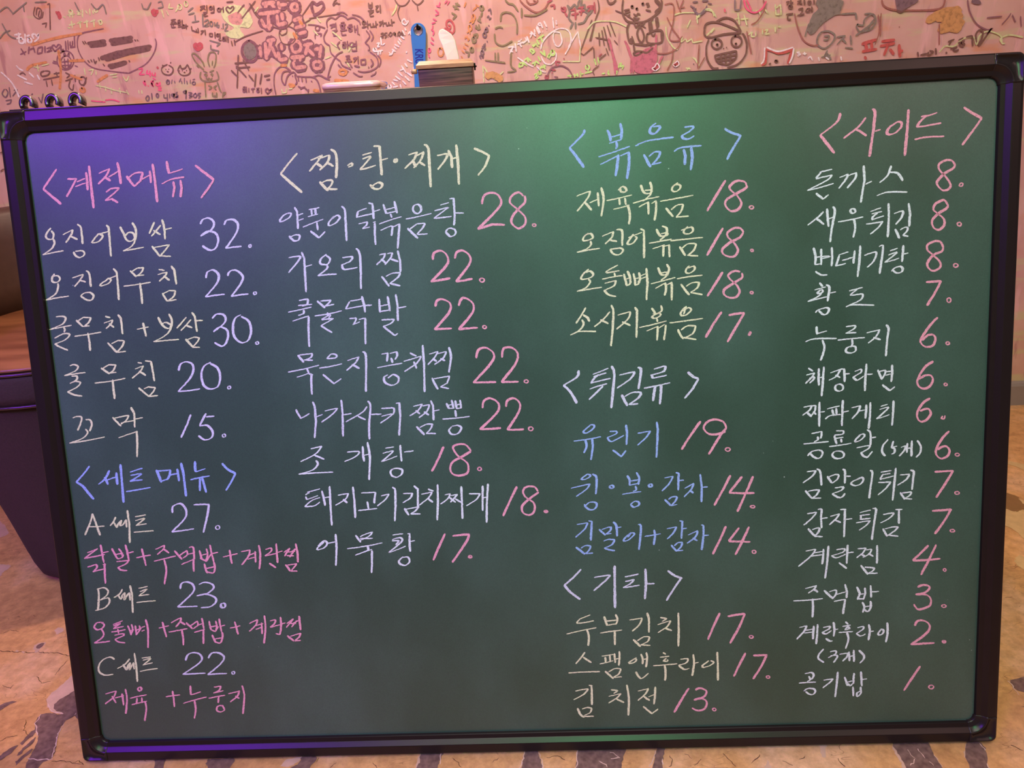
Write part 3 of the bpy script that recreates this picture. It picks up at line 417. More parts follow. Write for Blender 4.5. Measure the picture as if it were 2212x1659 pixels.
('G', 'green', 42, 'green slanted letters', '-1137,9757 -1019,9685/-1084,9798 -989,9749/-1034,9806 -1106,9690/-1173,9627 -1079,9567/-1078,9578 -1159,9505/-947,8873 -861,8845/-861,8845 -892,8767/~-816,8937 -794,8938 -779,8919 -777,8890 -791,8866 -812,8859 -831,8873 -837,8901 -827,8928 -807,8940/~-753,9139 -728,9140 -710,9115 -708,9077 -724,9045 -749,9036 -770,9054 -777,9091 -765,9127 -742,9143/-748,9180 -659,9198 -676,9131/-700,9323 -603,9284/-684,9367 -641,9275/-621,9375 -603,9284/-639,9465 -568,9416/-585,9528 -616,9441/-530,9614 -560,9527/~-549,9717 -524,9717 -506,9698 -504,9670 -519,9647 -543,9641 -565,9655 -572,9682 -561,9707 -538,9719'),
('G', 'navy', 33, 'dark date 2024.08.27', '~-618,8717 -645,8765 -600,8785 -579,8726 -563,8772/~-595,8864 -573,8864 -557,8847 -555,8821 -568,8800 -590,8794 -608,8807 -615,8831 -605,8856 -585,8867/~-592,8899 -551,8943 -530,8884 -503,8917/-548,8988 -513,8952 -576,8955/-509,9008 -526,8941/-469,9052 -459,9037/~-523,9204 -498,9205 -479,9186 -477,9157 -492,9133 -517,9127 -538,9141 -546,9168 -535,9195 -512,9207/~-478,9277 -506,9234 -443,9242 -451,9309 -491,9267/-411,9352 -405,9336/~-438,9498 -399,9529 -391,9462 -352,9493/-405,9629 -353,9659 -348,9559'),
('G', 'orange', 33, 'faint orange date', '~-1495,8964 -1452,8966 -1421,8928 -1419,8871 -1447,8824 -1490,8811 -1526,8839 -1537,8893 -1517,8946 -1476,8970/-1043,8786 -1009,8738/-1021,8900 -963,8839/-978,8966 -931,8918/-947,9033 -876,8983/~-940,9123 -887,9154 -868,9085 -840,9117/~-881,9232 -829,9263 -821,9207/~-823,9364 -798,9364 -780,9342 -779,9307 -794,9278 -819,9270 -840,9287 -847,9320 -836,9352 -812,9367/~-816,9430 -764,9461 -756,9405 -715,9447/~-734,9559 -709,9559 -691,9537 -689,9502 -705,9474 -730,9466 -751,9482 -757,9515 -746,9547 -723,9562/-725,9646 -646,9708/-656,9752 -597,9705/-861,9808 -905,9722'),
('G', 'red', 40, 'red drawn heart', '~-1326,9302 -1370,9237 -1284,9210 -1167,9259 -1144,9381 -1210,9485 -1285,9478 -1306,9390 -1249,9320 -1219,9386 -1267,9399/~-1347,9348 -1276,9299 -1205,9250'),
('G', 'redbrown', 34, 'red curve doodle at the top', '~269,9788 374,9673 590,9540 764,9585 867,9711/~404,9780 474,9700 597,9715 649,9767/550,9761 599,9748'),
('G', 'crimson', 42, 'crimson words', '843,9712 942,9750/902,9643 988,9660 986,9584/~1134,9609 1144,9542 1205,9528 1207,9593 1145,9575/1204,9495 1252,9426/1328,9532 1427,9548/1403,9572 1425,9482/1339,9454 1486,9468/1425,9460 1423,9361/1488,9567 1599,9583/1574,9584 1535,9432/1499,9500 1622,9515/1672,9578 1795,9593 1683,9490/1820,9657 1830,9460/1745,9531 1819,9537'),
('G', 'teal', 39, 'teal flame doodle', '~1257,9634 1329,9576 1404,9637 1464,9568 1490,9676 1528,9717/~1564,9715 1538,9608 1624,9625 1623,9537 1769,9507 1670,9403 1594,9296 1470,9270/~1257,9634 1303,9511 1276,9403 1348,9310/1372,9309 1308,9190/1422,9306 1419,9183/1598,9517 1720,9444'),
('G', 'brown', 27, 'brown pencil lines', '~1894,9697 1917,9521 1841,9327 1738,8930/1767,9331 1510,8738/1510,8715 1584,8665 1786,8814/1798,8791 1808,8538/1913,9078 1923,8829/1975,9119 2023,8824/2013,9184 2135,8726/2087,9213 2160,8997/2136,9288 2260,8991/2235,8914 2309,8831/1816,9262 1713,8931/1909,8556 2060,8662/~1805,8260 1781,8355 1908,8440/2060,8776 2110,8637/2259,9480 2455,9403 2901,9112/1838,8992 2111,8932'),
('G', 'whitepink', 35, 'white slanted words', '-26,8902 88,8919/88,8919 5,8775/22,8854 69,8806/129,8973 145,8813/87,8896 137,8905/193,9004 243,9012/177,8948 304,8986/216,8968 263,8898/244,9024 270,9045/346,9074 381,9016 291,8964/385,9095 429,8968/449,9136 500,9156 458,9068/476,9180 571,9085/552,9220 561,9130/591,9252 648,9125/604,9284 673,9146/~679,9280 630,9305 681,9336 726,9233/756,9365 814,9250/711,9155 724,9162/800,9207 813,9213/943,9421 962,9220/1016,9362 1021,9284'),
('G', 'whitepink', 30, 'white swirl', '~673,8830 716,8964 871,9113 1073,9203 1245,9171 1317,9043 1301,8886 1184,8699/1468,9125 1262,8843/1468,9125 1524,8806/~1095,9123 972,9141 943,9019 989,8892 1063,8865 1128,8964 1095,9112/~165,8697 348,8572 496,8494/~668,8693 751,8550 876,8520/~572,8490 694,8390 770,8375/~876,8520 980,8607 984,8744 831,8661'),
('G', 'lime', 40, 'lime slanted note', '~196,8569 193,8511 270,8530 260,8588 196,8569/273,8599 358,8525/300,8621 352,8664/365,8675 399,8592/378,8685 451,8612/~483,8772 435,8820 473,8841 510,8816 534,8792 482,8749/489,8908 565,8927 513,8884/566,8949 613,8878/593,9016 640,8922/619,9037 746,9097/671,9079 716,8964/473,8553 550,8584 522,8516/551,8607 625,8545/605,8696 652,8601/659,8785 732,8712/735,8803 756,8688/633,8440 699,8506/697,8460 762,8503/725,8528 747,8434/~805,8662 858,8728 842,8637/~906,8794 935,8795 957,8771 960,8735 944,8706 916,8698 891,8715 881,8749 893,8782 919,8798/~514,8330 566,8351 537,8259 602,8290/~621,8397 639,8397 653,8384 655,8364 645,8347 627,8343 611,8353 605,8372 612,8390 629,8399'),
('G', 'lime', 33, 'lime caption 주바오', '1223,8268 1350,8285/1287,8277 1293,8236/1376,8307 1387,8236/1439,8315 1451,8244/1388,8271 1451,8279/1503,8346 1514,8229/1515,8288 1566,8301/~1645,8458 1673,8458 1696,8438 1700,8409 1684,8384 1656,8378 1631,8393 1620,8421 1631,8448 1657,8461/1668,8372 1680,8325/1604,8306 1756,8333/1809,8584 1845,8455/1884,8603 1908,8475/1970,8274 2033,8283/2083,8292 2134,8242/2109,8337 2121,8243/~2335,8440 2385,8461 2360,8393 2436,8412 2398,8344/~2335,8417 2298,8326 2285,8246'),
('G', 'crimson', 36, 'crimson letters by the arc', '~767,8305 741,8271 791,8250 818,8302 767,8305/873,8427 973,8399/912,8472 922,8390/979,8584 1001,8467/1004,8571 1079,8555/1053,8510 1001,8490/1156,8624 1166,8612/891,8356 901,8351/1909,8625 1972,8667'),
('G', 'purple', 33, 'purple arc', '~792,8292 847,8405 950,8470 1102,8484 1252,8407 1325,8286 1349,8233/944,8272 1020,8256'),
('G', 'green', 35, 'faint green lines', '~-158,9416 -126,9547 -1,9573 120,9511 186,9352 175,9151/~-279,9278 -190,9306 -117,9280/~-298,9178 -283,9019 -137,8942 69,9022/-532,8678 -106,8608/-308,8815 -318,8654/-245,8811 -255,8651/~31,8796 17,8544 114,8445 -66,8420/~-37,9805 33,9736 130,9708 222,9583/299,9633 290,9457/~342,9499 588,9485 838,9581'),
('G', 'paleyellow', 28, 'pale outlines', '1130,8564 1494,8544 1512,8829/~1666,9159 1816,9284 2063,9292 2284,9258 2506,9157/~3319,9112 3349,8909 3478,8721 3579,8659/~3484,9324 3654,9358 3947,9342/~3947,9342 3980,9142/~3999,9251 4115,9376 4287,9345 4366,9231/3830,9216 3762,9065/3670,8913 3649,8802 3745,8864 3773,8795 3869,8857 3897,8777 4093,8800/-589,8577 -587,8249/~-566,8552 -475,8384/-354,8284 -154,8437/3909,8492 3999,8407/3767,8293 3868,8264/3793,8245 3841,8300'),
('G', 'ink', 42, 'cat in a tie drawing', '~2417,9667 2401,9494 2431,9360 2530,9255 2727,9233 2898,9246 3093,9346 3188,9428 3222,9557 3208,9623/~2089,9686 2137,9618 2210,9625 2271,9676/2443,9470 2553,9485/2455,9425 2565,9441/2505,9356 2566,9386/2893,9565 2954,9572/2919,9509 2967,9539/2895,9455 2993,9428/~2639,9393 2701,9356 2725,9399 2774,9374/~2640,9327 2702,9290 2763,9309/~2555,9232 2506,9112 2545,8885 2608,8837/2641,9227 2691,9135 2752,9199 2826,9172 2874,9225/~2777,9164 2717,9033 2756,8896 2819,8825/~2777,9164 2853,9003 2855,8891 2782,8816/2606,8972 2657,8823 2906,8786 3054,8812/2645,8801 2672,8651/~2634,8631 2709,8672 2834,8654 2710,8592 2647,8618/~2833,8665 2933,8637 3056,8721/3054,8812 3006,8747/2960,9242 2989,9018/3045,9282 2997,9240 3038,9038 3135,9077 3143,9299/~2927,8999 2917,8887 2980,8816 3228,8825 3247,9026 3099,9057 2927,8999/~3014,8994 3064,8958 3100,9001/3223,9005 3239,8847'),
('G', 'ink', 73, 'cat patch shading', '3136,9584 3211,9492 3116,9388/3086,9630 3186,9537/3092,9390 3151,9452/3118,9300 3147,9121/2582,8928 2608,8837'),
('G', 'ink', 49, 'cat eyes and nose', '~2604,9543 2611,9543 2617,9539 2618,9533 2614,9527 2608,9526 2601,9529 2599,9535 2601,9541 2607,9544/~2823,9579 2830,9579 2836,9575 2837,9568 2833,9563 2827,9562 2820,9565 2818,9571 2820,9577 2826,9579/~2701,9492 2706,9492 2710,9489 2711,9484 2709,9480 2704,9479 2699,9482 2697,9486 2699,9490 2703,9492'),
('G', 'pink2', 50, 'magenta smear under the cat', '2135,8931 2235,8515 2260,8259/2111,8954 2310,8326/2508,8797 2610,8540 2588,8264/2660,8583 2638,8261/2809,8621 2737,8395/2908,8661 2839,8297/3006,8747 3038,8379/3125,8966 3111,8467/2458,8890 2559,8726/3259,8551 3139,8327/2909,8593 2962,8429 2890,8248'),
('F', 'pink2', 0, 'magenta patch', '2684,8628 3056,8744 3159,8556 3041,8240 2713,8257 2636,8447'),
('G', 'redbrown', 27, 'looping brown curve', '~3283,9532 3429,9546 3481,9434 3464,9170 3399,8883 3574,8829 3670,8913/~3339,9288 3468,9059 3622,8849 3578,8693 3357,8602 3133,8615/~3480,8675 3462,8448 3367,8268/3524,9605 3578,9450 3699,9465/~3669,9597 3603,9427 3629,9360/4158,8479 4042,8278'),
('G', 'red', 61, 'small red hearts with white rims', '~3115,8282 3064,8319 3114,8340 3150,8396 3177,8336 3115,8282/~3540,8340 3501,8377 3551,8397 3587,8429 3601,8371 3540,8340'),
('G', 'whitepink', 23, 'white heart rims', '~3116,8270 3044,8321 3101,8352 3150,8419 3202,8335 3116,8270/~3540,8324 3484,8382 3543,8409 3587,8441 3619,8366 3540,8324'),
('G', 'navy', 37, 'navy doodle and letters at the top', '~3893,9454 3909,9366 3998,9295 4117,9354 4160,9461/3819,9480 3882,9444/3865,9543 3962,9548/4059,9554 4180,9558/4182,9503 4256,9488/3871,9412 3943,9419/3926,8365 3939,8353'),
('G', 'ochre', 153, 'faint ochre smear', '~-528,8363 -374,8379 -201,8275'),
('G', 'ink', 41, 'grinning face with cap drawing', '~4230,8822 4184,8667 4217,8433 4337,8265 4464,8249/~4655,8248 4873,8309 5019,8476 5037,8677 4979,8838 4928,8897/~4127,9013 4153,9110 4260,9147 4416,9132 4702,9023 4895,8928/~4127,9013 4148,8898 4275,8862 4554,8904 4896,8913/~4354,9141 4536,9215 4725,9163 4859,9000 4895,8928/~4350,8815 4429,8815 4493,8770 4510,8702 4471,8646 4395,8632 4323,8667 4291,8732 4315,8794 4383,8821/~4764,8854 4842,8855 4907,8803 4925,8725 4887,8661 4812,8644 4739,8683 4706,8758 4729,8829 4797,8861/~4410,8720 4417,8720 4422,8715 4423,8709 4420,8704 4414,8703 4407,8706 4405,8712 4407,8718 4413,8720/~4802,8712 4809,8712 4814,8708 4816,8702 4812,8697 4806,8696 4800,8699 4797,8705 4799,8710 4805,8713/4547,8632 4560,8626/4606,8649 4619,8643/4372,8506 4824,8568/~4824,8568 4818,8429 4682,8320 4555,8327 4426,8378 4372,8506/4497,8519 4523,8334/4597,8534 4619,8317/4700,8546 4713,8333/4391,8438 4823,8493/4425,8386 4803,8415'),
('G', 'ochre', 187, 'yellow painted smear', '8748,8925 9001,9050 9390,9084/8923,8971 9441,8970/9023,8742 9492,8856/9039,8825 9450,8746'),
('F', 'teal', 0, 'teal painted figure', '6422,9443 6927,9415 6953,9275 6926,9166 6959,9150 6823,9130 6621,9015 6509,8909 6426,8815 6350,8799 6289,8879 6311,9033 6359,9170 6470,9275 6415,9361'),
('G', 'teal', 37, 'teal line from the figure', '6959,9150 7250,9148 7279,9035/6298,9005 6245,8768/~7436,9124 7590,9115 7684,8984 7626,8847 7509,8797'),
('G', 'ink', 37, 'dark note 강정미 꼬마', '5797,9437 5857,9447 5817,9380/5885,9473 5904,9362/5905,9417 5936,9421/~5870,9364 5897,9364 5919,9351 5925,9334 5912,9319 5887,9316 5862,9325 5851,9342 5859,9359 5881,9366/6026,9438 6101,9447 6031,9382/6074,9407 6123,9383/6161,9458 6180,9360/6241,9426 6252,9370 6307,9372 6295,9428 6241,9426/6361,9446 6375,9363/~5850,9184 5856,9114 5918,9111/5817,9206 5955,9215/6056,9284 6145,9307 6138,9224/6051,9173 6187,9193/6114,9217 6118,9183/~6239,9288 6214,9234 6305,9242 6285,9291 6239,9288/6327,9324 6353,9226'),
('G', 'teal', 38, 'green written names', '~6579,8834 6511,8739 6527,8595 6675,8515 6821,8608 6867,8748 6733,8840 6579,8834/~6650,8745 6742,8755 6735,8684 6642,8675/6917,8716 7085,8736/7085,8736 6933,8573/7029,8682 7118,8591/7194,8730 7231,8556/7112,8506 7271,8482/6631,8344 6815,8378/6715,8441 6841,8289/6743,8468 6693,8355/~7321,8948 7297,8894 7387,8790 7537,8824 7584,8934 7661,9041 7590,9115 7449,9025 7433,8914 7307,8935/7303,8724 7642,8959'),
('G', 'bright', 63, 'red written word 포차', '7454,8558 7754,8628/7526,8554 7570,8452/7647,8576 7678,8460/7482,8413 7773,8440/7617,8449 7629,8405/7862,8585 8123,8599/7844,8494 8132,8535/8009,8528 7946,8316/8055,8425 8148,8319/8230,8501 8289,8268/8274,8370 8325,8381/7542,8309 7579,8263/7906,8605 7925,8575'),
('G', 'bright', 57, 'red cat ears outline', '~5387,8267 5457,8307 5452,8568/~5452,8568 5613,8516 5711,8467/~5711,8467 5866,8488 6002,8538/~6002,8538 5968,8395 5933,8266'),
('G', 'whitepink', 35, 'white rim and stars', '~5364,8283 5421,8367 5418,8599/~5465,8602 5707,8511 6015,8572/~6032,8551 6015,8393 5964,8264/6102,8475 6185,8427 6124,8401/6148,8487 6142,8386/6259,8466 6281,8407/6231,8433 6309,8434/~6351,8331 6394,8372 6448,8296/6568,8348 6592,8274/6726,8339 6794,8292/7039,8336 7063,8263'),
('G', 'ink', 45, 'cat ear drawing eyes', '~5674,8334 5692,8334 5707,8327 5711,8316 5702,8308 5684,8306 5668,8312 5660,8322 5666,8331 5682,8335/5539,8267 5569,8286'),
('G', 'redbrown', 37, 'dark bubble at the top', '~7754,9368 7815,9255 8009,9175 8379,9140 8957,9136 9051,9296'),
('F', 'navy', 0, 'navy painted patch', '8029,9353 8502,9326 8338,9212 8184,9124 8107,9128'),
('G', 'ink', 43, 'dark tip of the patch', '8088,9157 8185,9118 8283,9174'),
('G', 'paleyellow', 32, 'pale green scribble', '~9095,8310 9200,8419 9387,8409 9548,8543 9759,8559 9848,8412 9878,8581 10047,8657 10311,8557 10370,8412 10432,8409/~10370,8412 10322,8500 10493,8561 10780,8503/~3946,9220 4094,9380 4248,9385 4317,9256/~3946,8477 4048,8325/4755,9175 4846,9198/4810,9284 4854,9071/4936,9249 5011,9049/4879,9168 5033,9174/~5179,9291 5239,9316 5276,9230/5360,9337 5429,9250/5569,9408 5601,9212 5708,9220 5677,9402 5576,9325/~5055,8862 5129,8915 5120,8830 5198,8826/5207,8910 5213,8839/5344,8945 5351,8860/~5392,8928 5454,8939 5414,8856 5490,8866/5605,8987 5613,8888/5667,8984 5713,8981/4179,8896 4329,9030 4270,8948'),
('G', 'ink', 41, 'dark signature 준형', '9248,8502 9364,8539/9307,8513 9276,8430/9319,8356 9452,8391/9377,8381 9405,8308 9493,8332/9460,8519 9545,8557/9455,8463 9587,8498/~9517,8462 9553,8461 9583,8444 9594,8420 9578,8400 9545,8395 9511,8408 9494,8432 9502,8454 9532,8464/9605,8568 9723,8590 9776,8388/~9840,8456 9798,8600 9844,8682 9924,8663 9935,8521 9879,8411/~9900,8381 10007,8546 10098,8710 10027,8601/8642,8335 8671,8247/8714,8274 8850,8295/~8861,8323 8886,8264 8970,8317 8887,8351/9005,8387 9040,8270/9236,8303 9256,8273'),
('G', 'purple', 28, 'curved line right', '~9507,9270 9594,9045 9774,8812 10011,8687 10128,8708/9967,8913 10268,8924/~10299,8769 10396,8889 10440,8970/10477,8940 10567,8796/10651,8903 10707,8704'),
('F', 'navy', 0, 'navy blot right', '9599,9265 9736,9257 9794,9185 9706,9177 9594,9210'),
('G', 'redbrown', 28, 'thin brown lines', '~5985,9218 6071,8962 6221,8698 6419,8587 6542,8594/8179,8845 8196,8832/~7715,9094 7785,8810 7730,8529/7773,9119 7816,8695/~5317,9505 5360,9337 5223,9121 5103,9057/4030,8733 4019,8268/5019,8935 5143,8498/9004,8855 9071,8455'),
('G', 'bluegrey', 34, 'blue outlined box', '4732,9538 4744,9343 4852,9351 4861,9531/~3908,9390 4004,9315 4124,9406'),
('G', 'hotpink', 37, 'pink strokes by the box', '~4917,9527 4990,9357 5149,9279 5299,9340 5380,9474/4978,9524 5084,9324/4526,9383 4545,9327'),
('G', 'brown', 26, 'faint marks low on the wall', '-11604,7605 -11602,7530 -11506,7575/-11727,7360 -11625,7380/~-11847,6958 -11750,7004 -11729,6900')]
WC = dict(purple=srgb(112, 62, 92), plum=srgb(98, 50, 80), brown=srgb(72, 44, 44), ink=srgb(66, 38, 36), navy=srgb(82, 74, 98), teal=srgb(96, 112, 104),
          green=srgb(112, 118, 74), paleyellow=srgb(222, 224, 164), lime=srgb(206, 236, 142), whitepink=srgb(255, 232, 230), orange=srgb(226, 150, 96),
          hotpink=srgb(252, 104, 140), pink2=srgb(206, 92, 126), red=srgb(200, 52, 74), bright=srgb(206, 50, 56), crimson=srgb(176, 50, 84),
          redbrown=srgb(150, 78, 72), ochre=srgb(214, 156, 80), bluegrey=srgb(104, 100, 118), wallpink=srgb(222, 158, 146))
WP = srgb(222, 162, 142)
WM = {k: mat('marker_'+k, tuple(v*0.74+w_*0.26 for v, w_ in zip(c, WP)) if sum(c[:3]) < 1.1 else c, 0.5, 0.10, 160, alpha_noise=0.25) for k, c in WC.items()}
for i, (k, c, w, txt, s) in enumerate(WALL_MARKS):
    y0 = YW-0.0004-0.000023*i
    bm = bmesh.new()
    thin = 0.8 if c in ('paleyellow', 'orange', 'ochre') else 1.0
    for j, (sm, pts) in enumerate(decode(s, k != 'F')):
        put = lambda p, y=y0-0.000007*j: (p.x, y, p.y)
        if k == 'F': fill(bm, ragged(pts, 0.0006, rnd, 0.004), put)
        else:
            ww = w*1e-4*0.95
            path = smooth_path(pts, 0.003) if sm else line_path(pts, 0.003)
            if sm and ww > 0.006:            # broad marker on a tight curve: short overlapping dabs
                for q in range(0, len(path)-2, 2):
                    ribbon(bm, path[q:q+4], lambda t, ww=ww: ww, lambda p, y=y0-0.000007*j-0.0000011*q: (p.x, y, p.y), rnd, 0.02)
            else: ribbon(bm, path, lambda t, ww=ww: ww, put, rnd, 0.08)
    for f in bm.faces:
        f.normal_update()
        if f.normal.y > 0: f.normal_flip()
    nm = 'wall_drawing' if any(q in txt for q in ('drawing', 'doodle', 'outline', 'smear', 'face', 'curve', 'lines', 'heart', 'patch', 'scribble', 'swirl', 'bubble', 'oval', 'strokes', 'arc', 'figure', 'blot', 'tip', 'box', 'head', 'shading', 'rim', 'marks')) else 'wall_writing'
    o = link(nm, bm, WM[c], wall, smooth=False); o['label'] = txt

# ================================================================ the menu board
board = thing('menu_board', 'large green chalkboard menu in a black plastic frame, covered with Korean dish names and prices', 'chalkboard',
              (-0.6, 0, ZB), (PI/2-LEAN, 0, 0))
BW = 1.2
SURF = -0.0095
def board_material():
    m = bpy.data.materials.new('green_chalkboard'); m.use_nodes = True; nt = m.node_tree
    N = nt.nodes.new; L = nt.links.new; b = nt.nodes['Principled BSDF']
    tc = N('ShaderNodeTexCoord')
    def noise(s, d=6, st=None):
        n = N('ShaderNodeTexNoise'); n.inputs['Scale'].default_value = s; n.inputs['Detail'].default_value = d
        if st:
            mp = N('ShaderNodeMapping'); mp.inputs['Scale'].default_value = st; L(tc.outputs['Object'], mp.inputs[0]); L(mp.outputs[0], n.inputs['Vector'])
        else: L(tc.outputs['Object'], n.inputs['Vector'])
        return n
    base = srgb(50, 76, 64)
    dust = noise(3.0, 8, (1.6, 1, 1)); r = N('ShaderNodeValToRGB'); e = r.color_ramp.elements
    e[0].position = 0.42; e[0].color = base; e[1].position = 0.8; e[1].color = srgb(74, 102, 92)
    L(dust.outputs['Fac'], r.inputs[0])
    g = noise(900, 2); rg = N('ShaderNodeValToRGB'); e = rg.color_ramp.elements
    e[0].position = 0.3; e[0].color = (0.86, 0.86, 0.86, 1); e[1].position = 0.7; e[1].color = (1.12, 1.12, 1.12, 1)
    L(g.outputs['Fac'], rg.inputs[0])
    mx = N('ShaderNodeMixRGB'); mx.blend_type = 'MULTIPLY'; mx.inputs[0].default_value = 1; L(r.outputs[0], mx.inputs[1]); L(rg.outputs[0], mx.inputs[2])
    # flecks of chalk
    v = N('ShaderNodeTexVoronoi'); v.inputs['Scale'].default_value = 55; L(tc.outputs['Object'], v.inputs['Vector'])
    rv = N('ShaderNodeValToRGB'); e = rv.color_ramp.elements
    e[0].position = 0.028; e[0].color = (1, 1, 1, 1); e[1].position = 0.05; e[1].color = (0, 0, 0, 1)
    L(v.outputs['Distance'], rv.inputs[0])
    gate = noise(9, 2); rt = N('ShaderNodeValToRGB'); rt.color_ramp.elements[0].position = 0.6; rt.color_ramp.elements[1].position = 0.72
    L(gate.outputs['Fac'], rt.inputs[0])
    ml = N('ShaderNodeMath'); ml.operation = 'MULTIPLY'; L(rv.outputs[0], ml.inputs[0]); L(rt.outputs[0], ml.inputs[1])
    m2 = N('ShaderNodeMixRGB'); L(ml.outputs[0], m2.inputs[0]); L(mx.outputs[0], m2.inputs[1]); m2.inputs[2].default_value = srgb(180, 190, 185)
    L(m2.outputs[0], b.inputs['Base Color'])
    b.inputs['Roughness'].default_value = 0.36; b.inputs['Specular IOR Level'].default_value = 0.75
    bp = N('ShaderNodeBump'); bp.inputs['Strength'].default_value = 0.06; bp.inputs['Distance'].default_value = 0.0005
    L(g.outputs['Fac'], bp.inputs['Height']); L(bp.outputs[0], b.inputs['Normal'])
    return m
bm = bmesh.new(); box(bm, 0.012, BW-0.012, 0.012, HB-0.012, -0.017, SURF)
link('writing_surface', bm, board_material(), board, smooth=False)
bm = bmesh.new(); box(bm, 0.004, BW-0.004, 0.004, HB-0.004, -0.0195, -0.0172)
link('back_panel', bm, mat('board_back', srgb(70, 66, 62), 0.7), board, smooth=False)

black = mat('black_plastic', srgb(34, 24, 25), 0.30, 0.05, 40, spec=0.27)
blackcap = mat('black_plastic_cap', srgb(38, 28, 30), 0.27, 0.05, 40, spec=0.32)
# rail profile: (distance in from the outer edge, height)
PROF = [(0.0, -0.020)] + [(0.0026-0.0026*math.cos(a), -0.0036+0.0026*math.sin(a)) for a in [i*PI/18 for i in range(9)]] + [(0.0045, -0.0008), (0.0125, -0.0001), (0.0135, -0.0003), (0.0185, -0.0039), (0.0191, -0.0044),
        (0.0240, -0.0053), (0.0246, -0.0060), (0.0250, -0.0097), (0.0250, -0.020)]
CC = 0.034     # corner centre offset
def rail(side):
    bm = bmesh.new(); a, b = (CC, BW-CC) if side in 'tb' else (CC, HB-CC)
    def P(s, d, h):
        return {'b': (s, d, h), 't': (s, HB-d, h), 'l': (d, s, h), 'r': (BW-d, s, h)}[side]
    prof = PROF if side in 'tb' else [(d, h+0.0008) if abs(d-0.0045) < 1e-6 else ((d, h+0.0007) if 0.0001 < d < 0.004 else (d, h)) for d, h in PROF]
    grid(bm, [[P(s, d, h) for d, h in prof] for s in (a, b)], close_u=True, cap0=True, cap1=True); fixn(bm)
    o = link('frame_rail', bm, black, board, smooth=False)
    return o
for s in 'tblr': rail(s)
def corner(sx, sy):
    """Moulded corner cap: rounded inner sweep, square outer edge with a sunk triangular pocket."""
    bm = bmesh.new(); loops = []; seg = 20
    def outer(t, inset):
        c, s = math.cos(t), math.sin(t); lim = CC-inset; r0 = 0.007
        k = lim/max(c, s); x, y = k*c, k*s
        q = lim-r0
        if x > q and y > q:
            B = q*(c+s); D = B*B-(2*q*q-r0*r0); k = B+math.sqrt(max(D, 0)); x, y = k*c, k*s
        return x, y
    def arc(t, d):
        r = CC-d; return r*math.cos(t), r*math.sin(t)
    up = 0.0007
    layers = [('o', 0.0, -0.020, 0), ('o', 0.0, -0.003, 0), ('o', 0.0007, -0.0010, 0), ('o', 0.0022, up, 0), ('o', 0.0034, up, 0), ('o', 0.0039, up, 1),
              ('a', 0.0115, up, 1), ('a', 0.0121, up, 0), ('a', 0.0135, up, 0), ('a', 0.0145, -0.0008, 0), ('a', 0.0186, -0.0038, 0), ('a', 0.0194, -0.0043, 0), ('a', 0.0240, -0.0052, 0),
              ('a', 0.0252, -0.0060, 0), ('a', 0.0262, -0.0093, 0), ('a', 0.0262, -0.020, 0)]
    for kind, d, h, pocket in layers:
        L = []
        for i in range(seg+1):
            t = (PI/2)*i/seg
            x, y = outer(t, d) if kind == 'o' else arc(t, d)
            hh = h - (0.0022*min(1, 3.0*math.sin(2*t)**1.5) if pocket else 0)
            X = CC-x if sx < 0 else BW-CC+x; Y = CC-y if sy < 0 else HB-CC+y
            L.append((X, Y, hh))
        loops.append(L)
    V = grid(bm, loops)
    for i in (0, seg): bm.faces.new([v[i] for v in V])
    fixn(bm)
    o = link('corner_cap', bm, blackcap, board, smooth=True)
    for e in ():
        pass
    return o
for sx in (-1, 1):
    for sy in (-1, 1): corner(sx, sy)

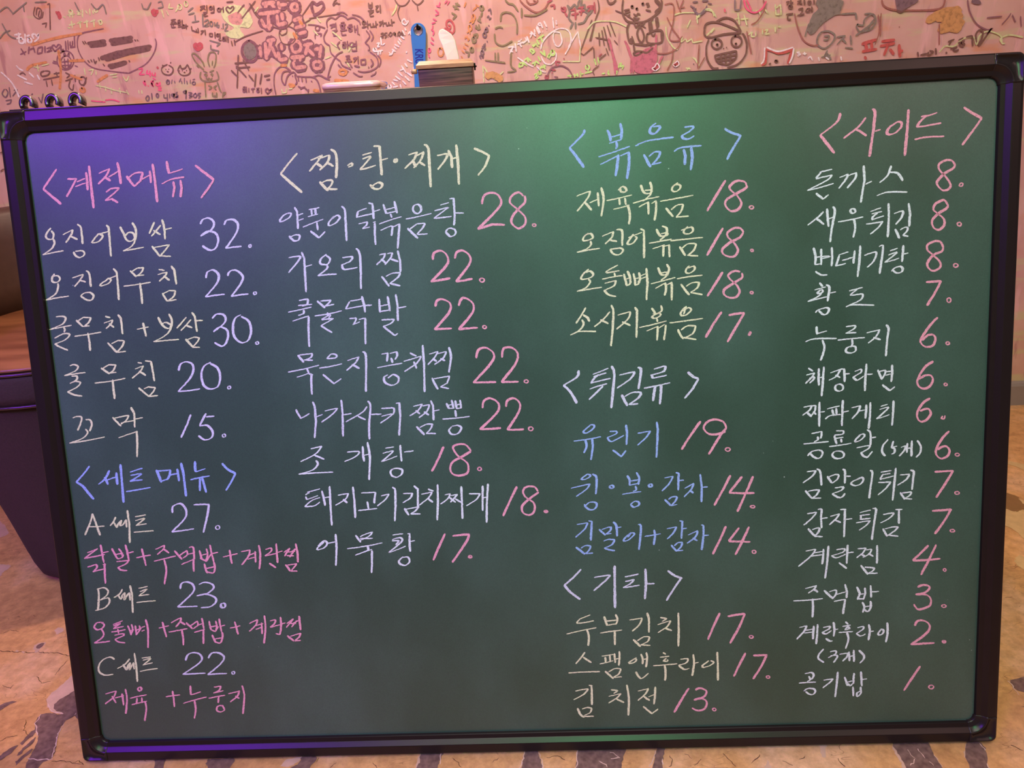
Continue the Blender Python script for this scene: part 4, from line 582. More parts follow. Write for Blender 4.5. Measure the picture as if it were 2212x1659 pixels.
CHALK = [
('H', 'pink', '<계절메뉴>', '598,7739 401,7515 599,7326/719,7614 828,7614 681,7410/830,7576 936,7611/804,7522 933,7557/959,7681 952,7476/1004,7754 1001,7501 1000,7259/1115,7662 1255,7710/1254,7707 1204,7628 1092,7537/1188,7608 1248,7570/1232,7615 1357,7674/~1359,7776 1371,7673 1372,7526/~1181,7437 1243,7472 1337,7473 1265,7412 1155,7339/1155,7339 1243,7351 1310,7306/1454,7610 1536,7487/~1470,7584 1551,7637 1655,7648/1659,7642 1620,7551 1541,7489/1635,7561 1734,7607/1747,7657 1745,7520/1791,7736 1797,7528 1798,7288/1968,7758 1978,7617 2152,7660/~1879,7497 1999,7545 2161,7564/2024,7514 2029,7448 1998,7337/2112,7526 2117,7443 2091,7332/2312,7692 2522,7515 2343,7308'),
('D', 'cream', '오징어보쌈', '~433,7042 379,6991 358,6943 386,6910 438,6915 459,6966 436,7009/~445,6911 456,6864 407,6793 288,6726/288,6726 557,6763/575,6956 706,7010/~706,7010 676,6948 599,6861/660,6938 749,6892/~773,7072 810,7026 808,6837/~683,6740 699,6701 751,6671 813,6703 797,6749 705,6748/~1026,6948 935,6859 933,6840 1015,6855 1073,6915 1026,6942/1011,6939 1145,6967/1133,7044 1158,7015 1145,6668/~1301,7015 1337,6930 1361,6861 1413,6835 1469,6874 1453,6931 1397,6941 1356,6904/~1461,7056 1492,6978 1479,6867 1421,6779 1305,6724/1305,6724 1567,6756/1735,7049 1658,6917/1810,7011 1680,6885/1714,6950 1791,6900/~1835,7075 1849,6974 1846,6842/1847,6953 1943,6972/1673,6762 1754,6643 1891,6629/1701,6747 1885,6770/1892,6770 1819,6696 1762,6643'),
('P', 'lav', '32.', '~2299,7000 2341,7053 2421,7063 2470,7005 2428,6924 2291,6855/~2291,6855 2369,6906 2468,6888 2504,6802 2456,6700 2382,6683 2301,6736/~2592,6976 2633,7029 2719,7027 2764,6963 2723,6854 2585,6694/2585,6694 2781,6708/~2884,6723 2895,6724 2902,6715 2902,6702 2896,6692 2886,6689 2877,6695 2874,6707 2879,6719 2889,6725'),
('D', 'cream', '오징어무침', '~406,6489 367,6434 373,6391 427,6384 468,6422 444,6463 382,6458/~435,6367 427,6310 377,6234 255,6172/255,6172 551,6207/624,6426 768,6465/~768,6465 732,6410 640,6321/708,6397 786,6372/~810,6505 845,6468 845,6312/~702,6200 754,6235 828,6237 867,6197 832,6148 773,6151 702,6200/~1067,6387 973,6334 977,6313 1068,6337 1111,6385 1069,6401/1052,6387 1190,6430/1156,6514 1192,6473 1189,6303 1180,6132/1364,6479 1433,6405/1377,6467 1462,6509 1538,6510/~1538,6510 1499,6451 1433,6408/1437,6416 1532,6420/1262,6296 1605,6328/1470,6325 1470,6073/1729,6478 1793,6465/1707,6417 1826,6440/~1826,6440 1792,6395 1717,6337/1778,6395 1845,6343/1885,6510 1917,6466 1926,6289/1739,6184 1787,6089/1746,6180 1831,6216 1907,6209/~1907,6205 1877,6142 1795,6089/1795,6089 1906,6101'),
('P', 'lav', '22.', '~2304,6349 2328,6416 2400,6440 2463,6384 2435,6279 2273,6117/2273,6117 2515,6138/~2578,6361 2608,6412 2688,6422 2762,6348 2730,6258 2596,6109/2596,6109 2812,6127/~2891,6149 2903,6149 2912,6141 2913,6129 2905,6119 2893,6116 2882,6122 2879,6134 2884,6145 2896,6150'),
('D', 'cream', '굴무침+보쌈', '~355,5958 435,5963 476,5936 425,5866 253,5805/253,5805 541,5846/~437,5822 448,5792 433,5764/~301,5694 424,5743 500,5732 437,5669 296,5622/~296,5622 358,5581 454,5537/608,5904 680,5825/621,5889 701,5937 801,5928/~801,5928 764,5872 702,5824/680,5825 769,5828/561,5707 907,5743/736,5739 743,5619 738,5520/985,5934 1042,5917/957,5853 1072,5887/~1072,5887 1045,5840 976,5786/1023,5846 1076,5796/1146,5948 1178,5903 1177,5709/975,5606 1075,5481/1022,5592 1108,5629 1184,5624/~1188,5621 1156,5557 1076,5485/1075,5481 1192,5490/1367,5758 1517,5780/1454,5833 1462,5746 1475,5666/~1652,5893 1683,5816 1729,5763 1780,5754 1815,5810/~1682,5806 1739,5826 1806,5796/~1791,5926 1821,5845 1785,5732 1702,5656 1560,5594/1560,5594 1882,5609/2006,5877 1875,5749/2061,5846 1923,5718/1996,5780 2065,5745/2085,5934 2116,5882 2122,5695/2118,5829 2209,5830/1970,5608 2054,5503 2139,5499/1991,5600 2082,5629 2147,5617/~2147,5617 2112,5565 2047,5506'),
('P', 'lav', '30.', '~2333,5851 2389,5898 2475,5887 2498,5822 2448,5759 2330,5685/~2330,5685 2416,5739 2500,5697 2506,5613 2460,5521 2407,5502 2331,5548/~2693,5877 2619,5837 2579,5725 2589,5609 2663,5534 2753,5558 2803,5671 2784,5794 2698,5855/~2860,5536 2873,5536 2883,5528 2884,5516 2876,5506 2863,5503 2851,5509 2847,5521 2853,5532 2866,5537'),
('D', 'cream', '굴무침', '~454,5340 508,5352 556,5324 512,5271 367,5219/367,5219 641,5247/~459,5207 526,5204 513,5158 425,5117/~425,5117 495,5139 562,5122 508,5065 381,5011/~381,5011 458,4971 561,4949/851,5293 947,5219/873,5289 953,5330 1045,5326/~1045,5326 1007,5264 952,5223/955,5223 1038,5234/746,5107 1147,5151/982,5138 978,4897/1329,5343 1377,5332/1284,5263 1396,5299/~1395,5296 1343,5228 1232,5148/1336,5231 1411,5178/1425,5359 1498,5350/1498,5350 1514,5103/1304,5021 1422,4908/1369,5006 1424,5030 1519,5015/~1519,5015 1475,4957 1423,4912/1422,4908 1538,4916'),
('P', 'lav', '20.', '~1839,5221 1866,5293 1939,5325 2017,5294 2024,5213 1968,5113 1803,4955/1803,4955 2084,4976/~2255,5305 2164,5258 2120,5150 2137,5025 2205,4971 2312,4996 2357,5111 2335,5229 2246,5291/~2452,4995 2465,4995 2475,4987 2476,4973 2468,4962 2454,4959 2442,4965 2439,4978 2445,4991 2458,4997'),
('D', 'cream', '꼬막', '~405,4675 460,4691 519,4678 499,4604 448,4511/~568,4646 624,4639 641,4583 602,4495/~552,4522 573,4473 492,4404 321,4351/321,4351 788,4412/923,4657 1015,4545/937,4646 1136,4678/~1136,4678 1094,4617 1018,4568/1020,4583 1203,4609/1174,4777 1207,4702 1193,4523/1205,4627 1312,4641/967,4394 1224,4468/1213,4470 1201,4298 1179,4140'),
('P', 'lav', '15.', '1931,4654 1776,4368/2129,4661 2031,4511/~2030,4504 2128,4507 2189,4430 2168,4349 2079,4323 2002,4378/2125,4619 2229,4622/~2324,4387 2338,4388 2348,4378 2349,4363 2340,4351 2326,4347 2314,4354 2311,4369 2317,4382 2330,4389'),
('H', 'blue', '<세트메뉴>', '~541,4040 438,3927 343,3838/~343,3838 420,3782 485,3687 543,3605/~795,3974 729,3870 631,3797/723,3885 757,3792/741,3846 883,3890/882,3940 879,3787/950,4044 942,3808 931,3548/1064,3941 1232,3987/~1067,3898 1205,3912 1050,3822/1050,3822 1211,3836/984,3687 1305,3730/1410,3955 1457,3796/1413,3942 1595,3951/~1590,3948 1573,3883 1536,3824/1463,3811 1544,3831/1573,3883 1673,3899/1682,3959 1689,3802/1740,4033 1756,3899 1758,3601/1922,4047 1916,3915 2049,3951/1837,3812 2090,3853/1964,3830 1947,3666/1994,3829 2026,3642/~2271,4008 2339,3929 2432,3873/~2432,3873 2368,3769 2286,3656'),
('D', 'cream', 'A세트', '~503,3409 462,3302 368,3131/~503,3409 528,3299 568,3123/436,3240 639,3241/~803,3354 765,3291 716,3243/~772,3283 803,3219 822,3258 875,3310/~875,3310 851,3241 891,3255 937,3316/937,3316 932,3215/967,3438 974,3268 949,3007/1060,3350 1203,3371/~1057,3299 1179,3322 1057,3234/1057,3234 1202,3252/1021,3145 1278,3156'),
('P', 'lav', '27.', '~1556,3386 1573,3470 1675,3502 1735,3425 1715,3311 1520,3132/1520,3132 1814,3163/1847,3480 2049,3479/~2045,3476 2005,3323 1933,3109/~2119,3193 2138,3194 2152,3181 2154,3163 2142,3147 2122,3143 2106,3152 2100,3170 2109,3187 2127,3195'),
('D', 'pink', '닭발+주먹밥+계란찜', '514,2941 320,2814/369,2891 514,2941/320,2814 597,2859/559,2989 566,2860 573,2750/577,2884 652,2897/349,2697 465,2730/~465,2730 475,2690 413,2629/413,2629 565,2663/557,2722 596,2725/582,2734 559,2465/~703,2934 735,2854 767,2798 831,2817 843,2851/743,2854 845,2870/~791,2931 824,2883 832,2820/889,2978 910,2762/914,2867 986,2885/747,2757 903,2770/~903,2770 867,2724 753,2677/~753,2677 795,2640 871,2632/1014,2801 1206,2830/1098,2920 1128,2692/1280,2906 1401,2957/~1401,2957 1388,2910 1296,2835/1381,2911 1451,2853/1242,2746 1538,2808/~1380,2762 1391,2620 1346,2431/1530,2877 1613,2762/1584,2810 1691,2876/~1691,2876 1693,2821 1630,2777/1685,2822 1787,2842/~1726,2914 1779,2912 1778,2756/1602,2691 1787,2763/1771,2764 1753,2592/1859,2870 1877,2752/1856,2769 1935,2722 2015,2826/1883,2807 1969,2828/~1953,2891 1960,2812 1928,2727/2004,2939 2031,2716/2015,2823 2100,2839/~1906,2689 1918,2602 1934,2562/~2033,2708 2038,2637 2011,2563 1936,2578/1921,2625 2035,2645/2162,2774 2352,2811/2255,2861 2268,2680/2405,2836 2521,2855/~2521,2855 2498,2778 2396,2660/2483,2779 2601,2821/2482,2732 2591,2762/2587,2834 2581,2689/~2645,2913 2650,2773 2621,2594/~2726,2856 2803,2869 2792,2823 2711,2771/2711,2768 2865,2797/2874,2929 2869,2672/2878,2809 2944,2828/2762,2667 2840,2607/2965,2809 3045,2860 2968,2759/3048,2806 3143,2857/3112,2850 3035,2744/3003,2808 3110,2819/2999,2764 3089,2755/~3126,2917 3139,2803 3135,2670/~2970,2640 3006,2589 3023,2554/2995,2636 3118,2651/3118,2648 3042,2564/3026,2554 3114,2551'),
('D', 'cream', 'B세트', '~451,2397 450,2294 415,2103/~435,2390 533,2406 582,2361 551,2298 458,2237/~458,2237 571,2266 579,2202 508,2132 378,2096/~775,2376 724,2309 649,2268/~708,2309 740,2244 769,2299 804,2330/~804,2330 785,2235 831,2297 866,2328/866,2328 862,2224/885,2426 896,2295 877,2053/994,2384 1116,2407/~1007,2339 1103,2368 985,2280/985,2280 1126,2296/943,2190 1201,2206'),
('P', 'lav', '23.', '~1547,2361 1574,2432 1653,2448 1725,2403 1707,2301 1485,2112/1485,2112 1749,2113/~1803,2412 1883,2437 1972,2411 1990,2355 1898,2286 1756,2255/~1756,2255 1866,2276 1985,2236 2006,2172 1925,2103 1793,2091/~2083,2142 2105,2143 2121,2129 2123,2106 2109,2087 2087,2082 2068,2092 2062,2114 2072,2135 2093,2145'),
('D', 'pink', '오돌뼈+주먹밥+계란찜', '~467,1928 380,1927 334,1872 368,1830 442,1852 471,1900 428,1934/~425,1845 451,1763 399,1700 306,1646/306,1646 524,1667/593,1896 727,1945/~593,1875 691,1909 589,1840/589,1837 733,1865/557,1792 751,1822/651,1830 652,1773/~593,1746 705,1764 718,1739 595,1691/~595,1691 637,1652 722,1638/~789,1874 811,1801 820,1744/~842,1889 849,1816 813,1744/804,1801 868,1815/~890,1871 892,1750/~945,1869 946,1813 883,1742/890,1806 972,1836/967,1793 1008,1808/973,1844 1021,1859/~1040,1952 1055,1809 1026,1559/1205,1829 1341,1857/1261,1908 1292,1702/1376,1896 1516,1964/~1516,1964 1503,1916 1432,1838/1502,1908 1560,1866/1331,1769 1584,1809/1509,1787 1515,1666 1506,1582/1578,1890 1654,1807/1619,1840 1727,1909/~1727,1909 1729,1853 1662,1807/1721,1850 1801,1875/1793,1947 1804,1803/1672,1755 1816,1794/1800,1795 1776,1594/1886,1904 1900,1784 1952,1758 2005,1829/1897,1824 1991,1837/~1974,1902 1982,1829 1960,1766/2024,1932 2037,1755/2033,1828 2092,1845/~1908,1711 1928,1646 1944,1605/~2044,1747 2045,1682 2006,1600 1945,1613/1933,1654 2033,1670/2157,1800 2292,1828/2228,1886 2254,1712/2418,1856 2530,1905/~2530,1905 2500,1829 2408,1749/2492,1822 2602,1850/2495,1773 2590,1802/2580,1859 2574,1707/~2628,1956 2628,1793 2588,1577/~2698,1884 2768,1893 2747,1838 2690,1799/2690,1795 2831,1827/~2840,1931 2838,1819 2811,1691/2839,1832 2895,1852/2759,1706 2811,1691/2917,1840 3007,1902 2905,1788/2994,1838 3082,1883/3051,1876 2974,1791/2963,1839 3039,1837/~3087,1939 3089,1843 3090,1747/2910,1672 2988,1598/2947,1663 3089,1702/~3089,1702 3062,1648 3004,1605/3000,1597 3081,1603'),
('D', 'cream', 'C세트', '~553,1410 494,1441 395,1406 330,1326 326,1236 400,1190 511,1198/~757,1409 685,1333 576,1278/~662,1333 700,1258 723,1315 759,1355/~759,1355 739,1257 778,1314 806,1354/806,1354 803,1264/832,1484 837,1312 827,1085/923,1416 1046,1428/~935,1383 1040,1404 928,1317/928,1317 1065,1346/878,1229 1121,1263'),
('P', 'lav', '22.', '~1513,1366 1553,1446 1642,1471 1724,1433 1706,1336 1453,1171/1453,1171 1760,1179/~1821,1389 1874,1456 1968,1458 2032,1399 1984,1311 1789,1157/1789,1157 2048,1166/~2130,1191 2143,1192 2153,1183 2154,1169 2145,1157 2132,1154 2121,1160 2117,1174 2123,1187 2136,1193'),
('D', 'pink', '제육+누룽지', '370,921 522,958/~522,958 471,869 349,780/458,886 497,793/494,860 617,890/597,920 598,757/~651,980 655,839 615,632/~838,1003 856,1004 869,992 870,973 858,958 840,953 825,962 821,980 829,997 846,1005/699,851 931,894/794,848 777,769/859,858 855,783/709,757 923,802/~900,802 904,699 863,525/1191,861 1383,882/1289,937 1290,714/1538,1005 1532,878 1670,919/1417,760 1741,842/~1573,789 1575,665 1543,541/~1857,979 1944,985 1914,928 1841,897/1841,897 1977,927/1770,822 1994,860/1909,846 1889,756/~1940,718 1876,703 1862,649 1907,623 1965,654 1940,718/2043,880 2198,916/~2195,916 2156,839 2055,765/2133,845 2182,811/~2237,990 2254,845 2210,590'),
('H', 'yellow', '<찜·탕·찌개>', '3563,7767 3345,7540 3582,7311/3721,7679 3867,7732/3867,7732 3695,7552/3782,7646 3849,7597/3809,7689 3954,7727/~3954,7727 3923,7646 3822,7560/3908,7646 3990,7597/~3974,7791 4026,7746 4034,7610 4011,7459/3810,7421 3904,7313/~3833,7408 3907,7437 3969,7428/~3972,7423 3941,7372 3898,7336/3890,7336 4016,7325/~4163,7595 4212,7618 4218,7592 4170,7575/4352,7706 4464,7730/~4349,7661 4444,7678 4308,7538/4308,7538 4500,7578/4492,7799 4563,7800/4563,7800 4565,7612 4567,7464/4566,7634 4654,7652/~4418,7355 4464,7307 4535,7307 4565,7355 4509,7376 4426,7324/~4740,7637 4751,7637 4759,7629 4760,7616 4754,7605 4743,7602 4733,7609 4730,7621 4735,7633 4745,7638/4905,7677 5009,7706/~5009,7706 4964,7621 4848,7524/4948,7614 4982,7537/5006,7664 5086,7704/~5086,7704 5050,7616 4958,7528/5032,7587 5092,7546/~5099,7786 5144,7746 5147,7551 5147,7294/~5247,7651 5364,7663 5337,7594 5245,7493/5382,7704 5416,7627 5417,7504/5423,7604 5494,7623/5481,7761 5490,7563 5487,7307/~5692,7710 5768,7676 5870,7618/~5866,7618 5813,7501 5722,7400'),
('D', 'lav', '양푼이닭볶음탕', '~3400,7078 3334,7050 3284,6991 3319,6981 3403,7023 3431,7068 3383,7071/3477,7138 3504,7088 3498,6884/3508,7041 3574,7061/3506,6980 3576,6999/~3383,6800 3434,6743 3491,6748 3512,6801 3456,6812 3390,6784/3649,7103 3778,7120/3681,7102 3683,7040/3729,7107 3729,7046/3634,7020 3755,7044/3563,6899 3814,6980/3736,6945 3740,6857/3651,6846 3748,6763 3826,6832/~3952,7011 3882,6938 3887,6902 3961,6926 4022,6992 3984,7017 3917,6974/~4052,7121 4087,7081 4087,6920 4082,6711/4248,7053 4353,7083/4248,7050 4227,6982/4227,6982 4419,7014/4382,7143 4423,7133/4428,7136 4431,6956/4433,7041 4518,7059/4245,6904 4349,6922/~4349,6922 4339,6884 4288,6848/4288,6845 4377,6859/4420,6911 4452,6917/4443,6902 4433,6647/4561,7118 4588,7010/4697,7147 4720,7011/4588,7056 4709,7080/4593,7010 4721,7034/4640,7000 4653,6961/4498,6891 4771,6962/~4508,6814 4638,6858 4652,6830 4633,6746/4653,6845 4742,6879/~4742,6879 4728,6780 4699,6588/~4948,7094 4984,7094 5011,7069 5015,7031 4993,7000 4958,6991 4927,7010 4916,7046 4931,7082 4964,7098/4825,6932 5135,6982/4838,6821 4952,6699/4864,6811 4955,6869 5050,6872/~5052,6868 5014,6812 4947,6746/4954,6741 5073,6744/5251,7076 5354,7098/~5176,7011 5335,7041 5310,7019 5163,6924/5163,6924 5376,6935/5365,7143 5415,7147/5415,7147 5415,6930 5401,6831/5421,6975 5524,6967/~5295,6759 5336,6796 5406,6777 5411,6723 5347,6700 5295,6759'),
('P', 'pink', '28.', '~5751,7066 5779,7155 5867,7189 5958,7146 5960,7024 5689,6770/5689,6770 5864,6818 6012,6805/~6253,7131 6193,7177 6113,7138 6087,7064 6169,6983 6258,6887 6254,6796 6174,6754 6098,6819 6110,6895 6184,6983 6265,7055 6269,7130/~6357,6797 6373,6797 6385,6790 6387,6779 6378,6770 6363,6768 6349,6773 6344,6784 6350,6794 6364,6798'),
('D', 'lav', '가오리찜', '~3353,6544 3490,6553 3469,6499 3337,6364/3518,6599 3544,6527 3533,6118/3543,6425 3634,6444/~3820,6560 3743,6502 3746,6447 3826,6443 3863,6504 3818,6545/~3817,6435 3814,6389 3695,6308/3695,6308 3928,6317/~4016,6512 4136,6514 4100,6461 4001,6427/~4001,6427 4021,6371 4109,6374 4190,6386/~4191,6612 4232,6525 4215,6126/4471,6521 4544,6538/~4544,6538 4516,6480 4428,6406/4491,6469 4544,6416/4568,6532 4632,6540/~4632,6536 4603,6476 4530,6404/4603,6468 4696,6432/4697,6561 4720,6439 4715,6306/4482,6262 4564,6141/~4533,6260 4615,6295 4711,6295/~4711,6295 4675,6238 4583,6179/4575,6176 4700,6139'),
('P', 'pink', '22.', '~5120,6435 5138,6512 5226,6535 5294,6473 5287,6365 5082,6171/5082,6171 5317,6199/~5387,6438 5414,6506 5486,6523 5562,6468 5564,6367 5389,6157/5389,6157 5586,6182/~5693,6182 5713,6182 5729,6171 5731,6154 5720,6141 5700,6137 5682,6146 5675,6162 5683,6177 5702,6184'),
('D', 'lav', '국물닭발', '~3436,6020 3542,6026 3529,5968 3470,5946/3423,5957 3593,5965/3291,5883 3583,5933/~3482,5898 3479,5858 3412,5837/3333,5769 3541,5824/3540,5816 3517,5447/3661,6001 3751,5914/3701,5999 3831,6006/~3831,6006 3804,5971 3752,5933/3752,5933 3867,5952/3617,5820 3957,5868/3778,5853 3783,5812/~3699,5776 3809,5827 3789,5788/3698,5768 3845,5778/~3845,5778 3786,5748 3685,5697/3685,5697 3815,5608/4071,5982 4225,6003/4062,5975 4007,5890/4007,5890 4235,5919/4219,6031 4243,5911 4245,5839/4248,5918 4332,5922/~4046,5768 4127,5765 4089,5695/4081,5692 4172,5723/4158,5752 4248,5767/4243,5759 4220,5448/4430,5989 4430,5830/4535,6016 4551,5841/4430,5902 4541,5921/4431,5838 4544,5849/4637,6035 4652,5908 4643,5717/4642,5868 4755,5884/4444,5734 4600,5735/~4600,5735 4557,5689 4458,5654/4458,5654 4595,5536 4632,5558'),
('P', 'pink', '22.', '~5114,5870 5143,5940 5215,5948 5299,5893 5277,5784 5089,5589/5089,5589 5298,5589/~5402,5865 5438,5942 5494,5951 5578,5880 5564,5770 5388,5575/5388,5575 5618,5585/~5697,5607 5713,5607 5725,5598 5727,5585 5718,5573 5703,5570 5689,5577 5683,5590 5690,5603 5704,5608'),
('D', 'lav', '묵은지꽁치찜', '3363,5343 3429,5256/3379,5346 3549,5359/~3548,5354 3523,5312 3455,5282/3439,5283 3545,5273/3222,5141 3618,5210/3463,5176 3482,5118/3327,5071 3482,5114/3482,5110 3529,5092/3514,5101 3501,4848/~3722,5287 3787,5341 3850,5322 3824,5290 3725,5287/3621,5173 3907,5214/3660,5090 3790,4970/3790,4970 3884,5028/3980,5251 4125,5290/~4125,5290 4079,5223 3961,5130/4036,5200 4122,5148/~4178,5352 4214,5289 4182,4855/4411,5313 4489,5323/~4489,5323 4480,5270 4472,5221/4516,5316 4598,5334/~4598,5334 4606,5288 4576,5241/4528,5259 4541,5202/4347,5146 4661,5189/~4473,5051 4422,5021 4434,4955 4513,4919 4588,4949 4601,5013 4538,5052 4470,5011/4767,5310 4841,5270/4682,5212 4901,5267/~4901,5262 4839,5181 4683,5083/4808,5199 4835,5117/4930,5400 4931,5145 4917,4820/5004,5287 5114,5314/~5114,5314 5069,5244 4980,5159/5044,5229 5090,5194/5096,5283 5218,5310/~5218,5306 5173,5231 5064,5155/5141,5224 5195,5198/~5253,5359 5271,5243 5235,5051/5021,4987 5085,4846/~5045,4978 5135,4990 5241,5005/5240,5002 5203,4914 5120,4877/5119,4874 5223,4848'),
('P', 'pink', '22.', '~5583,5213 5612,5308 5702,5336 5794,5268 5773,5157 5531,4908/5531,4908 5808,4904/~5900,5207 5924,5310 6005,5326 6090,5263 6068,5128 5880,4901/5880,4901 6089,4897/~6176,4915 6194,4915 6208,4905 6211,4891 6200,4880 6182,4877 6166,4884 6160,4897 6167,4910 6184,4916'),
('D', 'lav', '나가사키짬뽕', '~3282,4662 3306,4600 3335,4549/3335,4549 3447,4606/3501,4749 3521,4698 3521,4500 3487,4293/3526,4558 3611,4587/3647,4630 3809,4657/~3809,4657 3734,4582 3591,4489/3863,4758 3866,4585 3849,4300/3865,4569 3978,4584/~4181,4663 4113,4591 3899,4481/4060,4544 4152,4499/~4197,4733 4226,4669 4192,4439 4183,4249/4226,4562 4357,4562/4362,4631 4518,4632/~4518,4632 4504,4559 4336,4447/4355,4532 4488,4559/4549,4688 4587,4695/4592,4695 4592,4522 4561,4283/4763,4643 4879,4666/~4879,4666 4817,4587 4712,4525/4793,4588 4839,4545/4878,4642 4968,4655/~4968,4655 4930,4574 4827,4496/4897,4567 4952,4524/4987,4703 5012,4636 5008,4459/5020,4574 5086,4584/4787,4382 4879,4279/~4828,4372 4920,4410 4993,4407/~4993,4407 4957,4342 4905,4294/4904,4291 5024,4286/5180,4662 5209,4595/5247,4700 5266,4601/5203,4637 5252,4646/5209,4595 5274,4601/5292,4690 5303,4595/5352,4696 5363,4597/5292,4638 5361,4646/5298,4592 5363,4597/5285,4568 5292,4493/5120,4467 5459,4486/~5228,4364 5192,4316 5230,4268 5304,4278 5349,4343 5310,4377 5236,4372'),
('P', 'pink', '22.', '~5627,4586 5651,4675 5733,4704 5827,4635 5805,4521 5583,4317/5583,4317 5841,4323/~5922,4590 5941,4663 6023,4692 6097,4616 6063,4494 5924,4299/5924,4299 6126,4295/~6205,4322 6225,4322 6240,4311 6243,4293 6231,4279 6212,4275 6195,4283 6188,4300 6196,4316 6214,4324'),
('D', 'white', '조개탕', '3426,4153 3569,4181/~3569,4181 3478,4084 3284,3994/3469,4068 3585,4013/~3480,4000 3500,3949 3419,3876 3243,3832/3243,3832 3683,3841/~3886,4093 4035,4093 3989,4031 3843,3973/4089,4157 4092,3968/4102,4043 4164,4057/4154,4208 4173,4023 4140,3725/4376,4124 4484,4137/~4338,4059 4464,4087 4436,4047 4314,3954/4314,3954 4517,4018/4567,4155 4570,3949/4611,4065 4727,4077/~4473,3861 4421,3829 4434,3769 4498,3745 4559,3782 4567,3840 4498,3860 4439,3845'),
('P', 'pink', '18.', '5111,4112 4945,3805/~5455,4048 5394,4125 5304,4137 5229,4099 5288,3988 5397,3892 5399,3774 5306,3736 5209,3757 5180,3833 5218,3916 5336,3978 5451,4040/~5540,3831 5556,3831 5569,3821 5571,3805 5561,3793 5545,3789 5531,3797 5526,3811 5532,3826 5547,3832'),
('D', 'white', '돼지고기김치찌개', '3333,3591 3499,3631/~3309,3558 3335,3574 3361,3581/3307,3532 3320,3497 3467,3543/~3490,3517 3378,3478 3284,3405/~3287,3405 3405,3409 3485,3457/3522,3601 3548,3412/3557,3514 3624,3520/3627,3656 3619,3452 3614,3147/3726,3537 3861,3554/~3861,3554 3813,3479 3682,3407/3788,3480 3835,3436/3925,3637 3930,3441 3925,3236/4028,3556 4211,3558/~4211,3558 4188,3465 4184,3418/4094,3438 4104,3349/3969,3328 4212,3345/4279,3509 4380,3529/~4380,3529 4329,3460 4220,3379/4431,3617 4463,3591 4429,3174/4563,3528 4683,3528/~4683,3528 4645,3465 4550,3409/4705,3624 4752,3580 4737,3343/4567,3332 4614,3245/4586,3323 4754,3351/~4754,3351 4700,3293 4649,3269/4640,3261 4765,3256/4884,3575 4949,3547/4794,3511 4932,3536/~4931,3531 4877,3457 4755,3368/4869,3457 4932,3404/5007,3629 4998,3401 4975,3167/5091,3491 5161,3505/~5161,3500 5124,3439 5029,3374/5168,3480 5251,3493/~5251,3493 5207,3444 5155,3395/5150,3455 5221,3393/5223,3435 5287,3390/5306,3593 5303,3390 5298,3177/5400,3496 5540,3491/~5540,3491 5486,3417 5358,3340/5578,3591 5561,3270/5578,3439 5636,3442/5645,3614 5620,3378 5603,3115'),
('P', 'pink', '18.', '6007,3563 5818,3192/~6271,3497 6224,3555 6134,3558 6083,3505 6112,3427 6215,3339 6210,3229 6143,3189 6070,3226 6066,3311 6160,3400 6278,3480/~6354,3241 6370,3241 6383,3234 6385,3223 6376,3214 6360,3212 6345,3217 6340,3228 6346,3238 6361,3242/~6359,3233 6366,3233 6371,3230 6372,3225 6368,3221 6362,3220 6355,3223 6353,3227 6356,3232 6362,3234'),
('D', 'white', '어묵탕', '~3494,2924 3403,2849 3410,2826 3497,2855 3535,2906 3495,2942 3414,2875/3535,2906 3641,2923/3654,3026 3652,2849 3624,2606/3913,3000 3970,2911/~3970,2980 4031,3009 4134,3037/~4134,3037 4079,2982 3967,2934/3968,2956 4128,2954/3790,2827 4249,2889/~4053,2853 4058,2801 3997,2777/3889,2737 4109,2807/4107,2790 4097,2643 4081,2495/4390,2988 4525,3000/~4381,2928 4480,2950 4501,2898 4324,2760/~4376,2911 4460,2908 4423,2857/4324,2757 4547,2835/4583,2998 4617,2997/4608,2989 4601,2764/4610,2894 4669,2904/~4504,2695 4451,2648 4456,2604 4522,2579 4584,2626 4563,2688 4495,2685'),
('P', 'pink', '17.', '5063,2981 4892,2636/5161,2948 5373,2962/~5373,2962 5326,2860 5136,2598/~5360,2681 5376,2681 5387,2673 5389,2661 5380,2651 5365,2648 5352,2654 5347,2666 5353,2677 5367,2682/~5353,2667 5360,2667 5365,2663 5366,2657 5362,2651 5355,2650 5349,2653 5346,2659 5349,2665 5356,2667'),
('H', 'blue', '<볶음류>', '~7007,7852 6975,7793 6822,7658/6822,7658 6890,7568 6983,7427/~7272,7834 7298,7781 7307,7712/~7427,7902 7440,7819 7431,7728/7311,7752 7436,7780/7291,7684 7434,7719/~7374,7691 7381,7651 7366,7617/7162,7536 7530,7637/7178,7448 7400,7544/7394,7547 7355,7306/7417,7534 7519,7572/~7519,7572 7517,7436 7487,7267/~7844,7883 7784,7841 7771,7784 7824,7765 7883,7818 7884,7847 7808,7845/~7597,7637 7745,7689 8046,7713/7695,7533 7768,7389/~7753,7510 7819,7556 7890,7557/~7890,7557 7859,7488 7787,7416/7781,7413 7893,7434/~8176,7820 8276,7822 8240,7776 8140,7725/~8140,7725 8163,7691 8227,7686 8286,7717/~8049,7552 8132,7590 8366,7601/8161,7569 8179,7494 8170,7396/8251,7587 8261,7466 8239,7329/~8643,7779 8707,7734 8832,7687/8829,7688 8663,7428'),
